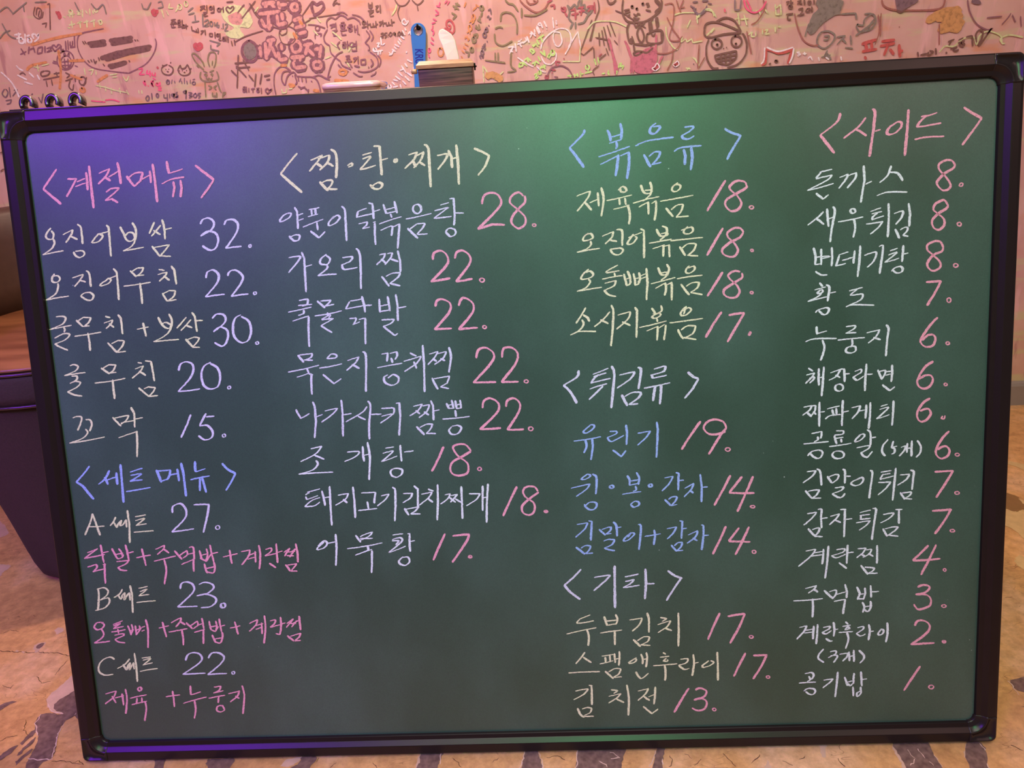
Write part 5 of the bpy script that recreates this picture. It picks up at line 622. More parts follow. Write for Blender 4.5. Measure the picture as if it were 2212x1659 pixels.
('D', 'yellow', '제육볶음', '6886,7095 7049,7147/~7049,7147 7016,7067 6885,6921/6985,7016 7059,6924/7038,7010 7141,7049/7137,7122 7145,6967/~7181,7178 7205,7081 7199,6987 7171,6848/~7382,7142 7437,7180 7478,7143 7459,7114 7412,7123 7407,7158/7242,7026 7541,7077/7391,7036 7396,6971/7457,7044 7470,6968/7317,6920 7509,6960/~7491,6961 7512,6848 7497,6737/~7649,7186 7673,7115 7708,7084 7768,7093 7774,7121 7697,7120/~7759,7215 7775,7145 7755,7064 7670,6998/7553,6981 7862,7041/7621,6931 7736,6983/7730,6986 7732,6843/7771,6964 7825,6996/~7823,6997 7823,6885 7802,6769/~8084,7189 8024,7144 8023,7097 8076,7094 8118,7139 8095,7169 8036,7160/7875,6986 8264,7036/7942,6903 8023,6799/~8001,6882 8073,6931 8144,6937/~8144,6937 8119,6859 8059,6791/8059,6789 8207,6796'),
('P', 'pink', '18.', '8644,7187 8428,6849/~8890,7122 8861,7164 8773,7174 8696,7120 8707,7073 8783,7000 8830,6916 8794,6848 8711,6829 8647,6890 8653,6960 8760,7024 8884,7087 8890,7122/~8938,6878 8955,6878 8968,6869 8971,6856 8962,6845 8945,6843 8930,6849 8924,6862 8930,6874 8945,6880'),
('D', 'yellow', '오징어볶음', '~7009,6657 6953,6610 6946,6575 7000,6572 7061,6599 7038,6648 6966,6633/~7035,6559 7034,6511 6972,6467 6868,6436/6868,6436 7141,6470/7175,6611 7309,6658/~7309,6658 7289,6594 7209,6520/7258,6565 7348,6543/~7346,6680 7411,6670 7415,6599 7409,6490/~7267,6452 7296,6403 7361,6382 7417,6421 7394,6460 7267,6452/~7548,6616 7486,6536 7479,6501 7539,6512 7589,6573 7565,6586/7487,6578 7650,6635/7633,6674 7674,6657 7667,6331/~7824,6662 7852,6601 7888,6576 7948,6585 7948,6614 7876,6606/~7890,6694 7943,6668 7936,6597 7863,6530/7731,6501 8001,6537/7771,6433 7916,6474/7904,6474 7897,6338/7915,6456 7975,6471/7969,6471 7973,6328/~8194,6673 8151,6634 8151,6598 8210,6589 8256,6623 8235,6665 8116,6635/7988,6518 8370,6538/8095,6441 8159,6337/~8118,6422 8197,6472 8292,6467/~8292,6464 8261,6392 8195,6341/8183,6338 8311,6324'),
('P', 'pink', '18.', '8609,6634 8421,6327/~8852,6575 8816,6624 8745,6630 8668,6584 8668,6531 8744,6451 8785,6372 8755,6308 8695,6293 8618,6327 8601,6387 8697,6465 8804,6513 8849,6570/~8945,6370 8956,6370 8965,6364 8967,6355 8961,6347 8950,6345 8940,6350 8936,6359 8940,6367 8950,6371'),
('D', 'yellow', '오돌뼈볶음', '~7000,6229 6926,6166 6906,6119 6948,6111 7027,6131 7053,6166 7018,6204 6963,6189/~6996,6109 7013,6072 6957,6008 6852,5971/6852,5971 7151,6005/7217,6195 7352,6260/~7217,6195 7223,6176 7368,6193/7307,6166 7318,6124/7160,6101 7403,6134/~7189,6051 7323,6078/~7323,6078 7297,6016 7180,5967/~7180,5967 7233,5910 7317,5888/~7421,6149 7443,6058 7454,6015 7491,6031 7503,6061/~7464,6183 7493,6115 7497,6043/7444,6088 7499,6103/~7536,6149 7552,6076 7557,6016 7593,6026 7600,6062/~7602,6158 7613,6098 7599,6032/7553,6088 7607,6098/7614,6116 7680,6142/7613,6080 7686,6104/7694,6204 7702,6033 7685,5829/~7832,6207 7855,6146 7885,6115 7939,6130 7933,6148 7867,6145/~7935,6240 7964,6189 7933,6106 7865,6056/7744,6019 8034,6080/7797,5962 7919,6023/~7915,6023 7924,5950 7904,5873/7937,5998 7997,6025/7991,6026 7987,5812/~8205,6211 8168,6173 8167,6131 8215,6125 8270,6168 8258,6204 8192,6184/8058,6064 8361,6092/8103,5996 8199,5865/~8165,5969 8237,6008 8322,6010/~8322,6010 8297,5945 8218,5894/8218,5891 8356,5860'),
('P', 'pink', '18.', '8601,6116 8418,5840/~8807,6112 8742,6125 8670,6083 8687,6034 8765,5959 8802,5879 8764,5815 8692,5806 8620,5846 8620,5906 8729,5979 8831,6040 8831,6093/~8939,5870 8951,5870 8960,5863 8962,5853 8956,5845 8944,5842 8933,5848 8929,5857 8933,5867 8944,5871'),
('D', 'yellow', '소시지볶음', '~6948,5768 6897,5683 6826,5586/~6915,5682 6969,5643 6986,5599/~6897,5622 6917,5572 6860,5495 6754,5444/~6754,5444 6865,5482 7063,5473/~7239,5704 7163,5622 7048,5532/7126,5611 7217,5564/~7259,5782 7282,5714 7270,5519 7241,5289/7335,5660 7488,5695/~7488,5695 7455,5608 7316,5490/7388,5575 7484,5528/7544,5744 7570,5701 7553,5378/~7747,5723 7779,5679 7784,5654/~7859,5750 7864,5687 7778,5642 7747,5619 7777,5600 7845,5627 7845,5658 7760,5655/7802,5602 7813,5558/7593,5498 7922,5563/7677,5452 7812,5501/7815,5501 7802,5336/7829,5482 7897,5521/7913,5514 7887,5332/~8149,5722 8093,5652 8105,5621 8159,5625 8221,5683 8185,5709 8124,5675/8161,5728 8129,5638/7958,5537 8358,5573/~8057,5453 8083,5391 8118,5340/~8096,5445 8169,5491 8272,5488/~8272,5488 8241,5402 8143,5351/8125,5352 8276,5321'),
('P', 'pink', '17.', '8584,5642 8391,5344/8672,5598 8856,5617/8856,5615 8653,5276/~8923,5389 8905,5347 8923,5347 8936,5383 8911,5372'),
('H', 'lav', '<튀김류>', '~6836,5001 6809,4921 6644,4828/~6644,4828 6728,4737 6800,4598/7010,4950 7200,5016/7016,4919 7174,4958/~7068,4929 7030,4905 6985,4845/6981,4841 7221,4889/6964,4767 7178,4824/~7126,4795 7037,4711 6954,4639/~7244,5039 7272,4951 7255,4777 7223,4521/7333,4924 7524,4959/~7524,4955 7461,4868 7300,4765/~7562,5007 7599,4987 7586,4875 7562,4745/7357,4675 7421,4542/~7393,4658 7493,4704 7598,4697/~7598,4694 7553,4627 7447,4562/7438,4556 7551,4558/7758,4980 7887,5014/~7899,5011 7886,4962 7855,4945/7713,4907 7892,4949/7732,4906 7737,4869/7737,4869 7909,4899/7630,4749 7950,4804/7768,4768 7737,4588/7842,4780 7820,4546/~8170,4925 8233,4866 8296,4839/~8296,4839 8218,4711 8125,4605'),
('D', 'blue', '유린기', '~6968,4322 6878,4249 6871,4222 6921,4222 6998,4276 6999,4314 6955,4316/6745,4121 7081,4162/~6891,4128 6900,4044 6865,3966/~6975,4141 6977,4028 6950,3875/~7195,4224 7276,4223 7275,4192 7162,4149/~7162,4149 7186,4109 7216,4093/7216,4093 7368,4168/~7396,4298 7408,4190 7396,4050/7226,3986 7329,3899/7329,3899 7388,3974/7542,4187 7698,4210/~7698,4210 7640,4129 7533,4038/7778,4320 7789,4225 7765,3872'),
('P', 'pink', '19.', '8313,4305 8077,3962/~8630,4210 8594,4287 8496,4323 8397,4295 8353,4221 8408,4149 8506,4135 8617,4166/~8630,4210 8555,4118 8411,3888/~8633,3960 8654,3961 8670,3950 8674,3933 8662,3920 8642,3916 8623,3925 8615,3940 8623,3955 8642,3962'),
('D', 'blue', '윙봉감자', '~6904,3694 6829,3641 6832,3624 6883,3630 6940,3669 6910,3690/6689,3517 6931,3563/~6931,3563 6872,3490 6749,3410/~6960,3688 7009,3654 7009,3537 6996,3431/~6865,3288 6917,3326 6986,3323 7004,3290 6977,3238 6920,3230 6864,3269 6853,3302/~7187,3535 7205,3535 7219,3526 7222,3512 7212,3501 7194,3498 7178,3505 7172,3518 7179,3531 7195,3536/~7398,3652 7425,3593 7420,3528/~7511,3686 7544,3620 7533,3537/7425,3580 7538,3595/7420,3528 7537,3549/~7495,3512 7506,3466 7462,3449/7329,3415 7562,3441/~7426,3281 7483,3318 7533,3303 7526,3264 7469,3244 7430,3274/~7674,3533 7690,3534 7702,3525 7705,3511 7696,3499 7680,3496 7666,3503 7660,3516 7666,3529 7680,3535/7859,3606 7966,3624/~7966,3620 7914,3529 7825,3441/8002,3667 8039,3659/8039,3659 8028,3444/8037,3565 8096,3568/7858,3326 7928,3249/~7904,3328 7949,3359 8011,3357/~8014,3354 7985,3299 7934,3249/7934,3245 8009,3259/8107,3463 8220,3524/~8220,3520 8187,3447 8099,3356/8169,3435 8212,3401/8302,3636 8319,3462 8312,3283/8325,3468 8390,3472'),
('P', 'pink', '14.', '8674,3605 8472,3229/8817,3585 8658,3387/8658,3384 8968,3370/8953,3582 8760,3140/~8936,3209 8956,3209 8971,3202 8974,3191 8964,3181 8945,3179 8927,3185 8920,3195 8927,3206 8944,3210'),
('D', 'blue', '김말이+감자', '6748,3043 6882,3061/~6882,3058 6842,2980 6723,2876/6896,3086 6940,3076/6936,3076 6915,2826/6725,2743 6830,2649/~6788,2730 6847,2762 6910,2755/~6910,2753 6889,2700 6837,2656/6831,2656 6935,2659/7025,2967 7099,2892/~7057,2966 7134,2990 7184,2992/~7184,2988 7158,2943 7106,2905/7099,2902 7176,2909/~7205,3059 7242,3006 7247,2873/7250,2982 7305,2990/~7078,2813 7142,2835 7218,2824/~7218,2824 7178,2763 7081,2720/~7081,2720 7138,2698 7214,2682/~7429,2913 7345,2844 7331,2804 7395,2822 7467,2892 7429,2907 7383,2855/~7514,3016 7549,3001 7542,2863 7518,2685/7596,2855 7795,2883/7716,2936 7725,2857 7707,2745/7876,2946 7998,2968/~7998,2965 7953,2888 7878,2814/8037,3045 8081,3034/8071,3035 8055,2816/8069,2939 8127,2948/7924,2731 7992,2649/~7968,2723 8013,2761 8070,2759/~8066,2755 8044,2700 7993,2655/7993,2652 8072,2659/8138,2855 8261,2910/~8261,2906 8229,2826 8127,2750/8197,2814 8253,2779/~8306,2980 8331,2966 8329,2822 8308,2658/8329,2842 8398,2846'),
('P', 'pink', '14.', '8613,2950 8446,2596/8775,2924 8649,2758/8649,2755 8912,2738/8900,2933 8729,2577/~8952,2626 8969,2626 8982,2616 8985,2601 8976,2589 8959,2585 8944,2592 8938,2607 8944,2621 8959,2627'),
('H', 'lav', '<기타>', '~6775,2447 6679,2346 6553,2242/~6557,2242 6633,2145 6752,2049/6941,2334 7147,2359/~7147,2357 7087,2292 6932,2159/7205,2478 7200,2221 7194,1921/7334,2330 7504,2361/~7336,2267 7451,2290/~7451,2290 7393,2234 7308,2190/7308,2187 7513,2213/7595,2425 7597,2221 7579,2026/7603,2229 7705,2228/~7880,2392 7955,2330 8053,2286/8043,2287 7853,1997'),
('D', 'yellow', '두부김치', '6730,1775 6874,1832/~6736,1774 6702,1728 6786,1729 6916,1752/6561,1581 6945,1656/~6824,1635 6847,1538 6834,1417/~7053,1803 7071,1737 7084,1682/~7200,1828 7223,1759 7198,1692/7077,1743 7215,1753/7088,1684 7199,1703/6995,1582 7276,1614/7183,1603 7180,1418/7374,1748 7537,1770/~7537,1766 7501,1682 7408,1596/7603,1836 7624,1760 7620,1576/7418,1480 7506,1384/~7470,1464 7555,1514 7625,1512/~7629,1508 7598,1447 7513,1408/7513,1405 7632,1394/~7772,1769 7842,1751 7790,1714/7736,1675 7899,1725/~7899,1722 7853,1644 7736,1566/7827,1625 7910,1588/8000,1823 8000,1585 7992,1373'),
('P', 'pink', '17.', '8526,1803 8373,1451/8628,1759 8844,1787/~8844,1785 8773,1616 8654,1394/~8913,1489 8930,1489 8944,1480 8947,1467 8937,1455 8920,1452 8905,1459 8899,1472 8905,1484 8920,1490'),
('D', 'yellow', '스팸앤후라이', '~6788,1322 6731,1245 6665,1170/6764,1258 6865,1181/6567,1045 6972,1053/7007,1264 7154,1284/7049,1249 7054,1180/7108,1268 7113,1192/6975,1159 7152,1198/7168,1294 7177,1169/7233,1323 7234,1230 7221,1133/7172,1218 7227,1230/7044,1055 7145,951/~7089,1047 7168,1089 7246,1084/~7246,1081 7218,1015 7145,969/7145,965 7253,973/~7451,1231 7365,1178 7358,1157 7417,1165 7450,1203 7431,1224/~7510,1277 7532,1214 7527,1145/7528,1201 7573,1213/~7582,1296 7589,1213 7571,1100/~7440,1034 7477,966 7515,944 7601,1012/7795,1292 7827,1268/7755,1229 7871,1239/~7838,1212 7799,1179 7844,1171 7851,1191/7668,1114 7972,1133/~7811,1116 7822,1026 7813,908/~8019,1193 8109,1198 8089,1143 7991,1111/~7995,1107 8062,1054 8126,1066/~8181,1253 8189,1126 8163,964/8192,1133 8250,1145/~8379,1162 8294,1096 8313,1074 8397,1100 8443,1140 8404,1161/8487,1276 8494,1090 8492,893'),
('P', 'pink', '17.', '8848,1252 8698,939/8950,1217 9122,1220/~9116,1216 9052,1074 8946,897/~9126,932 9141,932 9154,924 9156,911 9148,901 9133,898 9119,904 9113,916 9119,928 9132,933'),
('D', 'yellow', '김치전', '6649,791 6814,817/~6814,814 6752,742 6621,671/6829,866 6868,858/6859,861 6855,594/~6667,547 6697,468 6748,421/~6726,538 6799,557 6853,542/~6853,537 6822,479 6749,445/6748,431 6874,432/~7114,795 7192,779 7145,745/7079,705 7237,742/~7237,738 7183,681 7076,613/7169,670 7272,615/~7318,856 7339,663 7326,435/7459,769 7597,803/~7596,798 7549,720 7456,638/7535,692 7606,634/7594,684 7673,717/7684,821 7679,695 7663,584/7526,552 7634,450/7634,450 7714,512'),
('P', 'pink', '13.', '8116,788 7924,461/~8206,765 8264,788 8342,747 8315,671 8184,626/~8184,626 8275,644 8346,593 8313,496 8221,477 8157,514/~8433,504 8449,504 8461,495 8464,481 8455,469 8440,466 8426,473 8420,486 8426,499 8440,505'),
('H', 'pink', '<사이드>', '~9972,7878 9934,7782 9745,7645/9745,7645 9908,7436/~10265,7814 10177,7712 10015,7597/~10151,7688 10210,7659 10274,7611/~10337,7903 10369,7872 10357,7697 10315,7375/10373,7655 10436,7672/~10629,7750 10536,7688 10511,7632 10537,7610 10611,7627 10672,7691 10671,7737 10629,7750/10750,7877 10741,7656 10720,7364/~10898,7792 10974,7798 11075,7825/~10953,7794 10881,7731 10851,7676/~10851,7676 10945,7684 11124,7707/~10828,7537 10949,7557 11160,7556/11378,7866 11586,7734/~11583,7732 11491,7605 11371,7446'),
('D', 'white', '돈까스', '9743,7224 9884,7251/~9759,7218 9716,7178 9706,7155 9791,7169 9887,7185/~9887,7185 9845,7140 9754,7092 9600,7023/9600,7023 9904,7089/9705,6983 9783,6915 9846,6960/9973,7152 10068,7186/~10068,7186 10047,7129 9965,7028/10074,7170 10164,7197/~10164,7197 10154,7134 10062,7028/10250,7271 10261,7107 10222,6856/10272,7059 10346,7090/~10566,7251 10525,7146 10437,7069/~10551,7182 10642,7167 10702,7079/~10407,6922 10540,6956 10758,6945'),
('P', 'pink', '8.', '~11300,7221 11261,7275 11187,7284 11115,7241 11122,7178 11193,7101 11254,7003 11229,6952 11166,6945 11100,7011 11109,7063 11192,7143 11274,7186 11300,7221/~11369,7016 11352,6986 11386,6981 11396,7012 11369,7016'),
('D', 'white', '새우튀김', '~9789,6766 9731,6710 9607,6620/9704,6698 9796,6621/9832,6796 9850,6592/~9899,6819 9923,6764 9888,6563 9871,6411/9854,6682 9908,6701/~10120,6784 10141,6784 10158,6771 10162,6752 10151,6737 10130,6733 10111,6742 10102,6760 10110,6778 10129,6786/9962,6640 10251,6684/~10144,6668 10162,6560 10140,6451/10336,6741 10458,6778/10352,6713 10470,6737/~10422,6723 10364,6678 10362,6646/10362,6646 10492,6684/10290,6598 10482,6619/~10482,6619 10425,6547 10340,6481/10543,6823 10551,6669 10542,6439/~10609,6703 10678,6726 10715,6719 10695,6651 10633,6579/10775,6812 10796,6699 10788,6550/10629,6521 10679,6416/~10688,6512 10730,6537 10775,6538/~10775,6535 10763,6493 10716,6447/10716,6447 10780,6433'),
('P', 'pink', '8.', '~11235,6762 11201,6816 11169,6831 11085,6790 11066,6728 11120,6677 11186,6615 11194,6541 11136,6492 11072,6520 11054,6601 11120,6677 11204,6726 11235,6762/~11358,6564 11375,6565 11389,6554 11392,6539 11383,6527 11367,6523 11352,6531 11345,6546 11351,6560 11365,6566'),
('D', 'white', '번데기탕', '~9679,6349 9702,6251 9695,6153/9766,6334 9767,6150/9696,6240 9864,6248/9697,6153 9773,6160/9890,6344 9899,6230 9889,6128/9778,6220 9875,6240/~9703,6071 9768,6030 9839,6026/9972,6254 10085,6284/~9978,6243 9957,6173 9941,6125/9941,6125 10058,6152/10016,6187 10140,6219/10160,6293 10146,6148/10224,6350 10216,6161 10197,5988/~10274,6234 10408,6265 10383,6163 10309,6093/~10445,6328 10488,6337 10480,6202 10456,6013/10575,6273 10660,6299/~10554,6225 10651,6248 10513,6141/10513,6141 10679,6182/10726,6330 10721,6223 10715,6139/10728,6228 10782,6236/~10596,6034 10633,6070 10697,6083 10725,6055 10709,6018 10656,6009 10612,6039'),
('P', 'pink', '8.', '~11191,6281 11162,6346 11098,6360 11013,6327 11009,6263 11075,6200 11158,6115 11160,6050 11086,6013 11026,6051 11013,6111 11081,6200 11176,6238 11191,6281/~11332,6085 11351,6085 11365,6075 11369,6060 11359,6047 11342,6044 11325,6051 11318,6066 11324,6080 11340,6087'),
('D', 'white', '황도', '9753,5934 9786,5892/9694,5853 9824,5883/~9764,5850 9727,5818 9759,5809 9792,5832 9775,5854/~9776,5808 9727,5769 9613,5719/9613,5719 9836,5764/~9829,5907 9868,5872 9847,5714/9866,5804 9946,5819/~9706,5582 9739,5614 9837,5634 9865,5608 9838,5560 9794,5556 9745,5603/10102,5823 10259,5856/~10194,5835 10113,5773/10113,5767 10265,5782/~10265,5779 10239,5712 10066,5634/~10066,5634 10153,5655 10398,5639'),
('P', 'pink', '7.', '11005,5886 11177,5889/~11177,5887 11114,5759 11021,5607/~11265,5683 11282,5683 11296,5671 11299,5652 11291,5636 11274,5632 11259,5641 11252,5659 11257,5676 11272,5684'),
('D', 'white', '누룽지', '~9719,5410 9725,5332 9741,5331 9842,5354/~9588,5234 9698,5266 9959,5258/~9791,5245 9814,5143 9771,4999/~10069,5394 10178,5403 10157,5362 10065,5316/10065,5316 10190,5318/9973,5237 10295,5254/~10142,5240 10149,5184 10127,5146/~10138,5157 10083,5137 10073,5093 10128,5073 10188,5099 10182,5149 10133,5157/10316,5310 10469,5342/~10469,5342 10426,5261 10335,5185/10399,5251 10482,5220/~10544,5395 10574,5354 10563,5244 10548,5021'),
('P', 'pink', '6.', '~11150,5455 11071,5376 10977,5236 10957,5171 11013,5112 11100,5120 11132,5196 11107,5247 11042,5250 10978,5192/~11270,5158 11284,5158 11295,5150 11298,5137 11291,5127 11277,5124 11264,5130 11259,5142 11263,5154 11276,5159'),
('D', 'white', '해장라면', '9628,4910 9678,4874/9601,4826 9701,4850/~9701,4848 9657,4790 9591,4724/~9635,4785 9690,4800 9685,4766 9641,4728/9750,4899 9752,4695/9756,4785 9812,4800/9811,4919 9801,4761 9786,4563/9889,4842 10010,4882/~10010,4882 9961,4799 9873,4752/9950,4811 10005,4780/10054,4885 10061,4727/10010,4882 10048,4883/10065,4820 10120,4824/~9974,4696 10010,4697 10038,4676 10044,4645 10026,4620 9991,4613 9959,4628 9946,4658 9958,4686 9989,4699/~10181,4846 10252,4871 10252,4832 10160,4779/~10160,4779 10210,4738 10286,4785/10319,4930 10308,4773 10306,4603/10330,4806 10394,4805/10456,4851 10502,4742/~10472,4834 10549,4847/~10549,4847 10539,4797 10502,4736/10555,4824 10621,4833/10550,4785 10616,4799/10625,4906 10627,4804 10618,4703/10514,4668 10603,4593 10661,4639'),
('P', 'pink', '6.', '~11111,4929 11019,4866 10946,4745 10931,4667 10982,4608 11059,4611 11112,4682 11099,4750 11033,4764 10947,4723/~11261,4657 11273,4657 11283,4649 11286,4637 11279,4627 11267,4625 11256,4631 11251,4642 11255,4653 11266,4658'),
('D', 'white', '짜파게티', '9570,4430 9670,4449/~9670,4449 9643,4393 9559,4333/9609,4365 9665,4311/9676,4443 9715,4447/~9715,4447 9704,4379 9654,4312/9687,4368 9721,4338/9761,4485 9760,4330 9761,4187/9776,4362 9826,4368/9854,4398 10004,4429/9915,4387 9933,4312/9965,4402 9971,4327/~9833,4276 9894,4313 10016,4322/10042,4496 10038,4342 10034,4181/10051,4351 10113,4364/10148,4400 10253,4422/~10253,4422 10227,4346 10156,4263/10232,4357 10304,4365/10325,4427 10317,4262/10374,4456 10372,4294 10358,4134/10497,4403 10579,4425/~10486,4367 10591,4382 10450,4250/10450,4250 10604,4296/10650,4465 10648,4317 10638,4162'),
('P', 'pink', '6.', '~11085,4478 11009,4427 10945,4327 10942,4247 10987,4194 11059,4220 11101,4287 11077,4345 11033,4349 10973,4326/~11245,4252 11229,4224 11262,4217 11272,4257'),
('D', 'white', '공룡알', '9670,4098 9790,4120/~9790,4120 9790,4076 9779,4036/~9740,4055 9746,4020 9701,3993/9572,3971 9875,3989/~9624,3821 9674,3872 9764,3886 9803,3855 9787,3803 9742,3782 9691,3807 9657,3843/9968,4121 10057,4117/~10057,4117 10047,4077 9952,4069/~9954,4069 9952,4029 10053,4036/9952,4023 9975,3958/10028,4014 10031,3974/9886,3927 10149,3957/~9963,3864 10015,3864 10056,3841 10065,3806 10038,3777 9987,3770 9940,3788 9921,3821 9939,3853 9985,3867/~10264,4063 10204,4001 10199,3973 10254,3988 10309,4038 10297,4067 10253,4057/~10341,4117 10381,4075 10383,3925/10382,4012 10448,4024/~10216,3897 10367,3920 10356,3880 10268,3831/~10268,3837 10302,3789 10347,3770/10347,3770 10407,3843'),
('N', 'white', '(5개)', '~10594,3986 10534,3907 10530,3826 10567,3784/~10661,3962 10640,3880/~10640,3880 10674,3867 10675,3821 10642,3801/10657,3891 10706,3898/~10757,3881 10806,3896 10791,3839 10735,3774/10828,3928 10825,3815/10835,3866 10879,3870/10883,3960 10882,3766/~10949,3958 10990,3889 10986,3808 10938,3750'),
('P', 'pink', '6.', '~11325,4058 11253,3982 11184,3858 11181,3777 11238,3723 11315,3749 11341,3817 11300,3871 11245,3867 11202,3835/~11424,3780 11441,3780 11455,3771 11458,3758 11449,3747 11432,3745 11417,3751 11410,3764 11416,3776 11431,3781'),
('D', 'white', '김말이튀김', '9614,3617 9726,3627/~9726,3625 9676,3556 9566,3478/~9737,3648 9777,3611 9795,3440/9598,3373 9678,3275/~9632,3367 9700,3379 9770,3382/~9770,3378 9734,3318 9683,3279/9683,3275 9791,3275/9864,3549 9919,3462/~9884,3542 9957,3569 10008,3561/~10008,3557 9980,3503 9925,3464/~10052,3635 10080,3599 10077,3453/10081,3543 10149,3540/~9959,3398 10058,3406 10038,3366 9926,3325/~9926,3323 10006,3275 10051,3283 10082,3323/~10272,3510 10183,3478 10155,3444 10206,3418 10274,3439 10304,3491 10284,3521 10217,3494/~10383,3605 10412,3575 10392,3376 10378,3253/10516,3577 10640,3595/10546,3546 10630,3557/~10546,3552 10514,3501 10520,3483/10519,3489 10670,3524/10487,3449 10638,3449/~10638,3449 10578,3369 10487,3290/10696,3622 10683,3436 10665,3213/10748,3533 10865,3540/~10865,3536 10822,3471 10720,3405/~10875,3592 10914,3567 10906,3451 10897,3343/10758,3309 10811,3222/~10781,3303 10893,3313/~10895,3310 10871,3270 10816,3237/10816,3231 10900,3222'),
('P', 'pink', '7.', '11171,3557 11390,3563/~11390,3563 11314,3423 11197,3231/~11435,3295 11454,3295 11469,3286 11473,3273 11463,3262 11444,3259 11427,3266 11420,3279 11426,3291 11443,3297'),
('D', 'white', '감자튀김', '9622,3079 9736,3093/~9736,3093 9679,3018 9580,2934/~9752,3130 9798,3126 9793,3019 9800,2888/9802,3010 9872,3019/9635,2882 9727,2777/~9686,2870 9737,2888 9774,2889/~9777,2886 9760,2835 9715,2789/9715,2783 9812,2774/9906,3033 10019,3065/~10019,3061 9975,3001 9896,2926/9958,2990 10032,2951/10030,3118 10098,3118/10084,3116 10083,2949 10077,2761/10094,2987 10173,2996/10268,3068 10397,3098/10268,3032 10392,3045/10280,3032 10280,2984/10269,2984 10399,2992/10225,2938 10399,2962/~10394,2956 10349,2904 10262,2842/~10425,3115 10465,3102 10445,2936 10421,2716/~10556,3037 10680,3047 10619,2978 10521,2928/10705,3093 10786,3093/10746,3089 10750,2913/10554,2851 10607,2752/~10577,2848 10666,2869 10740,2869/~10743,2866 10690,2814 10618,2763/10618,2769 10742,2749'),
('P', 'pink', '7.', '11155,3059 11380,3071/~11380,3071 11306,2929 11193,2764/~11393,2810 11414,2810 11430,2802 11433,2790 11423,2781 11403,2778 11385,2784 11378,2796 11384,2807 11402,2811'),
('D', 'white', '계란찜', '9607,2593 9730,2613/~9730,2613 9669,2524 9516,2396/9687,2562 9816,2581/9675,2523 9810,2538/9826,2609 9812,2415/9887,2652 9873,2439 9850,2228/~9988,2597 10086,2607 10062,2562 9927,2521/~9927,2521 9989,2493 10099,2535/10124,2653 10115,2417/10129,2553 10199,2560/10020,2427 10114,2350/10251,2601 10349,2607/~10349,2607 10313,2547 10237,2485/10289,2535 10338,2501/10355,2584 10422,2591/~10422,2591 10393,2531 10314,2486/10381,2538 10442,2497/10489,2635 10490,2405/10291,2383 10379,2265/~10341,2358 10433,2348 10464,2338/~10464,2338 10433,2302 10379,2278/10385,2275 10498,2274'),
('P', 'pink', '4.', '11116,2613 10932,2426/10935,2422 11267,2436/11213,2619 11127,2422 11037,2236/~11318,2305 11330,2305 11340,2297 11343,2284 11336,2273 11325,2270 11314,2276 11309,2288 11313,2300 11323,2306'),
('D', 'white', '주먹밥', '9604,2100 9746,2135/~9740,2132 9709,2084 9641,2037/9703,2091 9761,2047/9456,1940 9822,1958/~9695,1959 9701,1840 9693,1714/9839,2066 9952,1953/~9901,2045 9969,2066 9994,2055/~9994,2055 9982,2002 9951,1964/9988,2009 10111,2040/10098,2137 10124,2037 10118,1959/9964,1917 10106,1939/~10104,1939 10089,1854 10078,1748/10246,2097 10284,2012 10257,1934/10345,2083 10352,2010 10329,1932/10278,1999 10346,2010/10261,1941 10329,1939/10415,2113 10427,1955/10426,2030 10518,2031/~10317,1893 10343,1832 10322,1760/~10418,1903 10423,1830 10387,1768 10331,1806/10337,1833 10411,1841'),
('P', 'pink', '3.', '~11000,2074 11063,2096 11136,2083 11144,2043 11078,1993 10980,1977/~10980,1977 11103,1969 11165,1912 11162,1833 11107,1795 11009,1778 10959,1846/~11320,1827 11339,1828 11354,1819 11358,1806 11348,1795 11329,1792 11312,1798 11304,1811 11311,1823 11328,1829'),
('D', 'white', '계란후라이', '9532,1579 9625,1600/~9625,1600 9588,1523 9501,1425/9601,1536 9703,1553/9594,1503 9701,1513/9712,1593 9704,1419/9760,1612 9757,1491 9742,1351/~9831,1569 9912,1583 9900,1547 9819,1506/~9819,1506 9863,1482 9937,1526/~9961,1635 9972,1538 9963,1448/9975,1536 10018,1544/~9866,1421 9914,1386 9949,1385/10110,1638 10142,1607/10074,1578 10173,1592/~10136,1573 10111,1534 10161,1546 10136,1573/10025,1497 10205,1505/~10131,1493 10148,1399 10115,1279/~10260,1556 10334,1567 10329,1534 10249,1476/~10249,1476 10299,1442 10361,1466/~10402,1592 10416,1498 10399,1385/10410,1498 10466,1503/~10558,1527 10522,1475 10529,1448 10572,1460 10590,1506 10552,1527/~10631,1611 10639,1491 10621,1352'),
('N', 'white', '(3개)', '~9837,1277 9778,1202 9776,1148 9844,1096/~9921,1238 9990,1249 9990,1209 9897,1158/~9928,1184 10009,1188 10004,1148 9967,1092/~10041,1201 10140,1211 10129,1158 10079,1108/10159,1231 10167,1109/10172,1170 10216,1175/10217,1252 10223,1098/~10283,1248 10347,1178 10341,1125 10298,1075'),
('P', 'pink', '2.', '~10978,1561 11007,1620 11075,1627 11150,1582 11158,1502 11080,1411 10935,1309/10941,1308 11225,1320/~11338,1348 11354,1349 11367,1341 11370,1328 11362,1318 11346,1315 11332,1321 11326,1333 11331,1344 11345,1350/~11344,1339 11351,1339 11356,1336 11358,1331 11354,1327 11347,1326 11341,1328 11338,1333 11340,1337 11347,1339'),
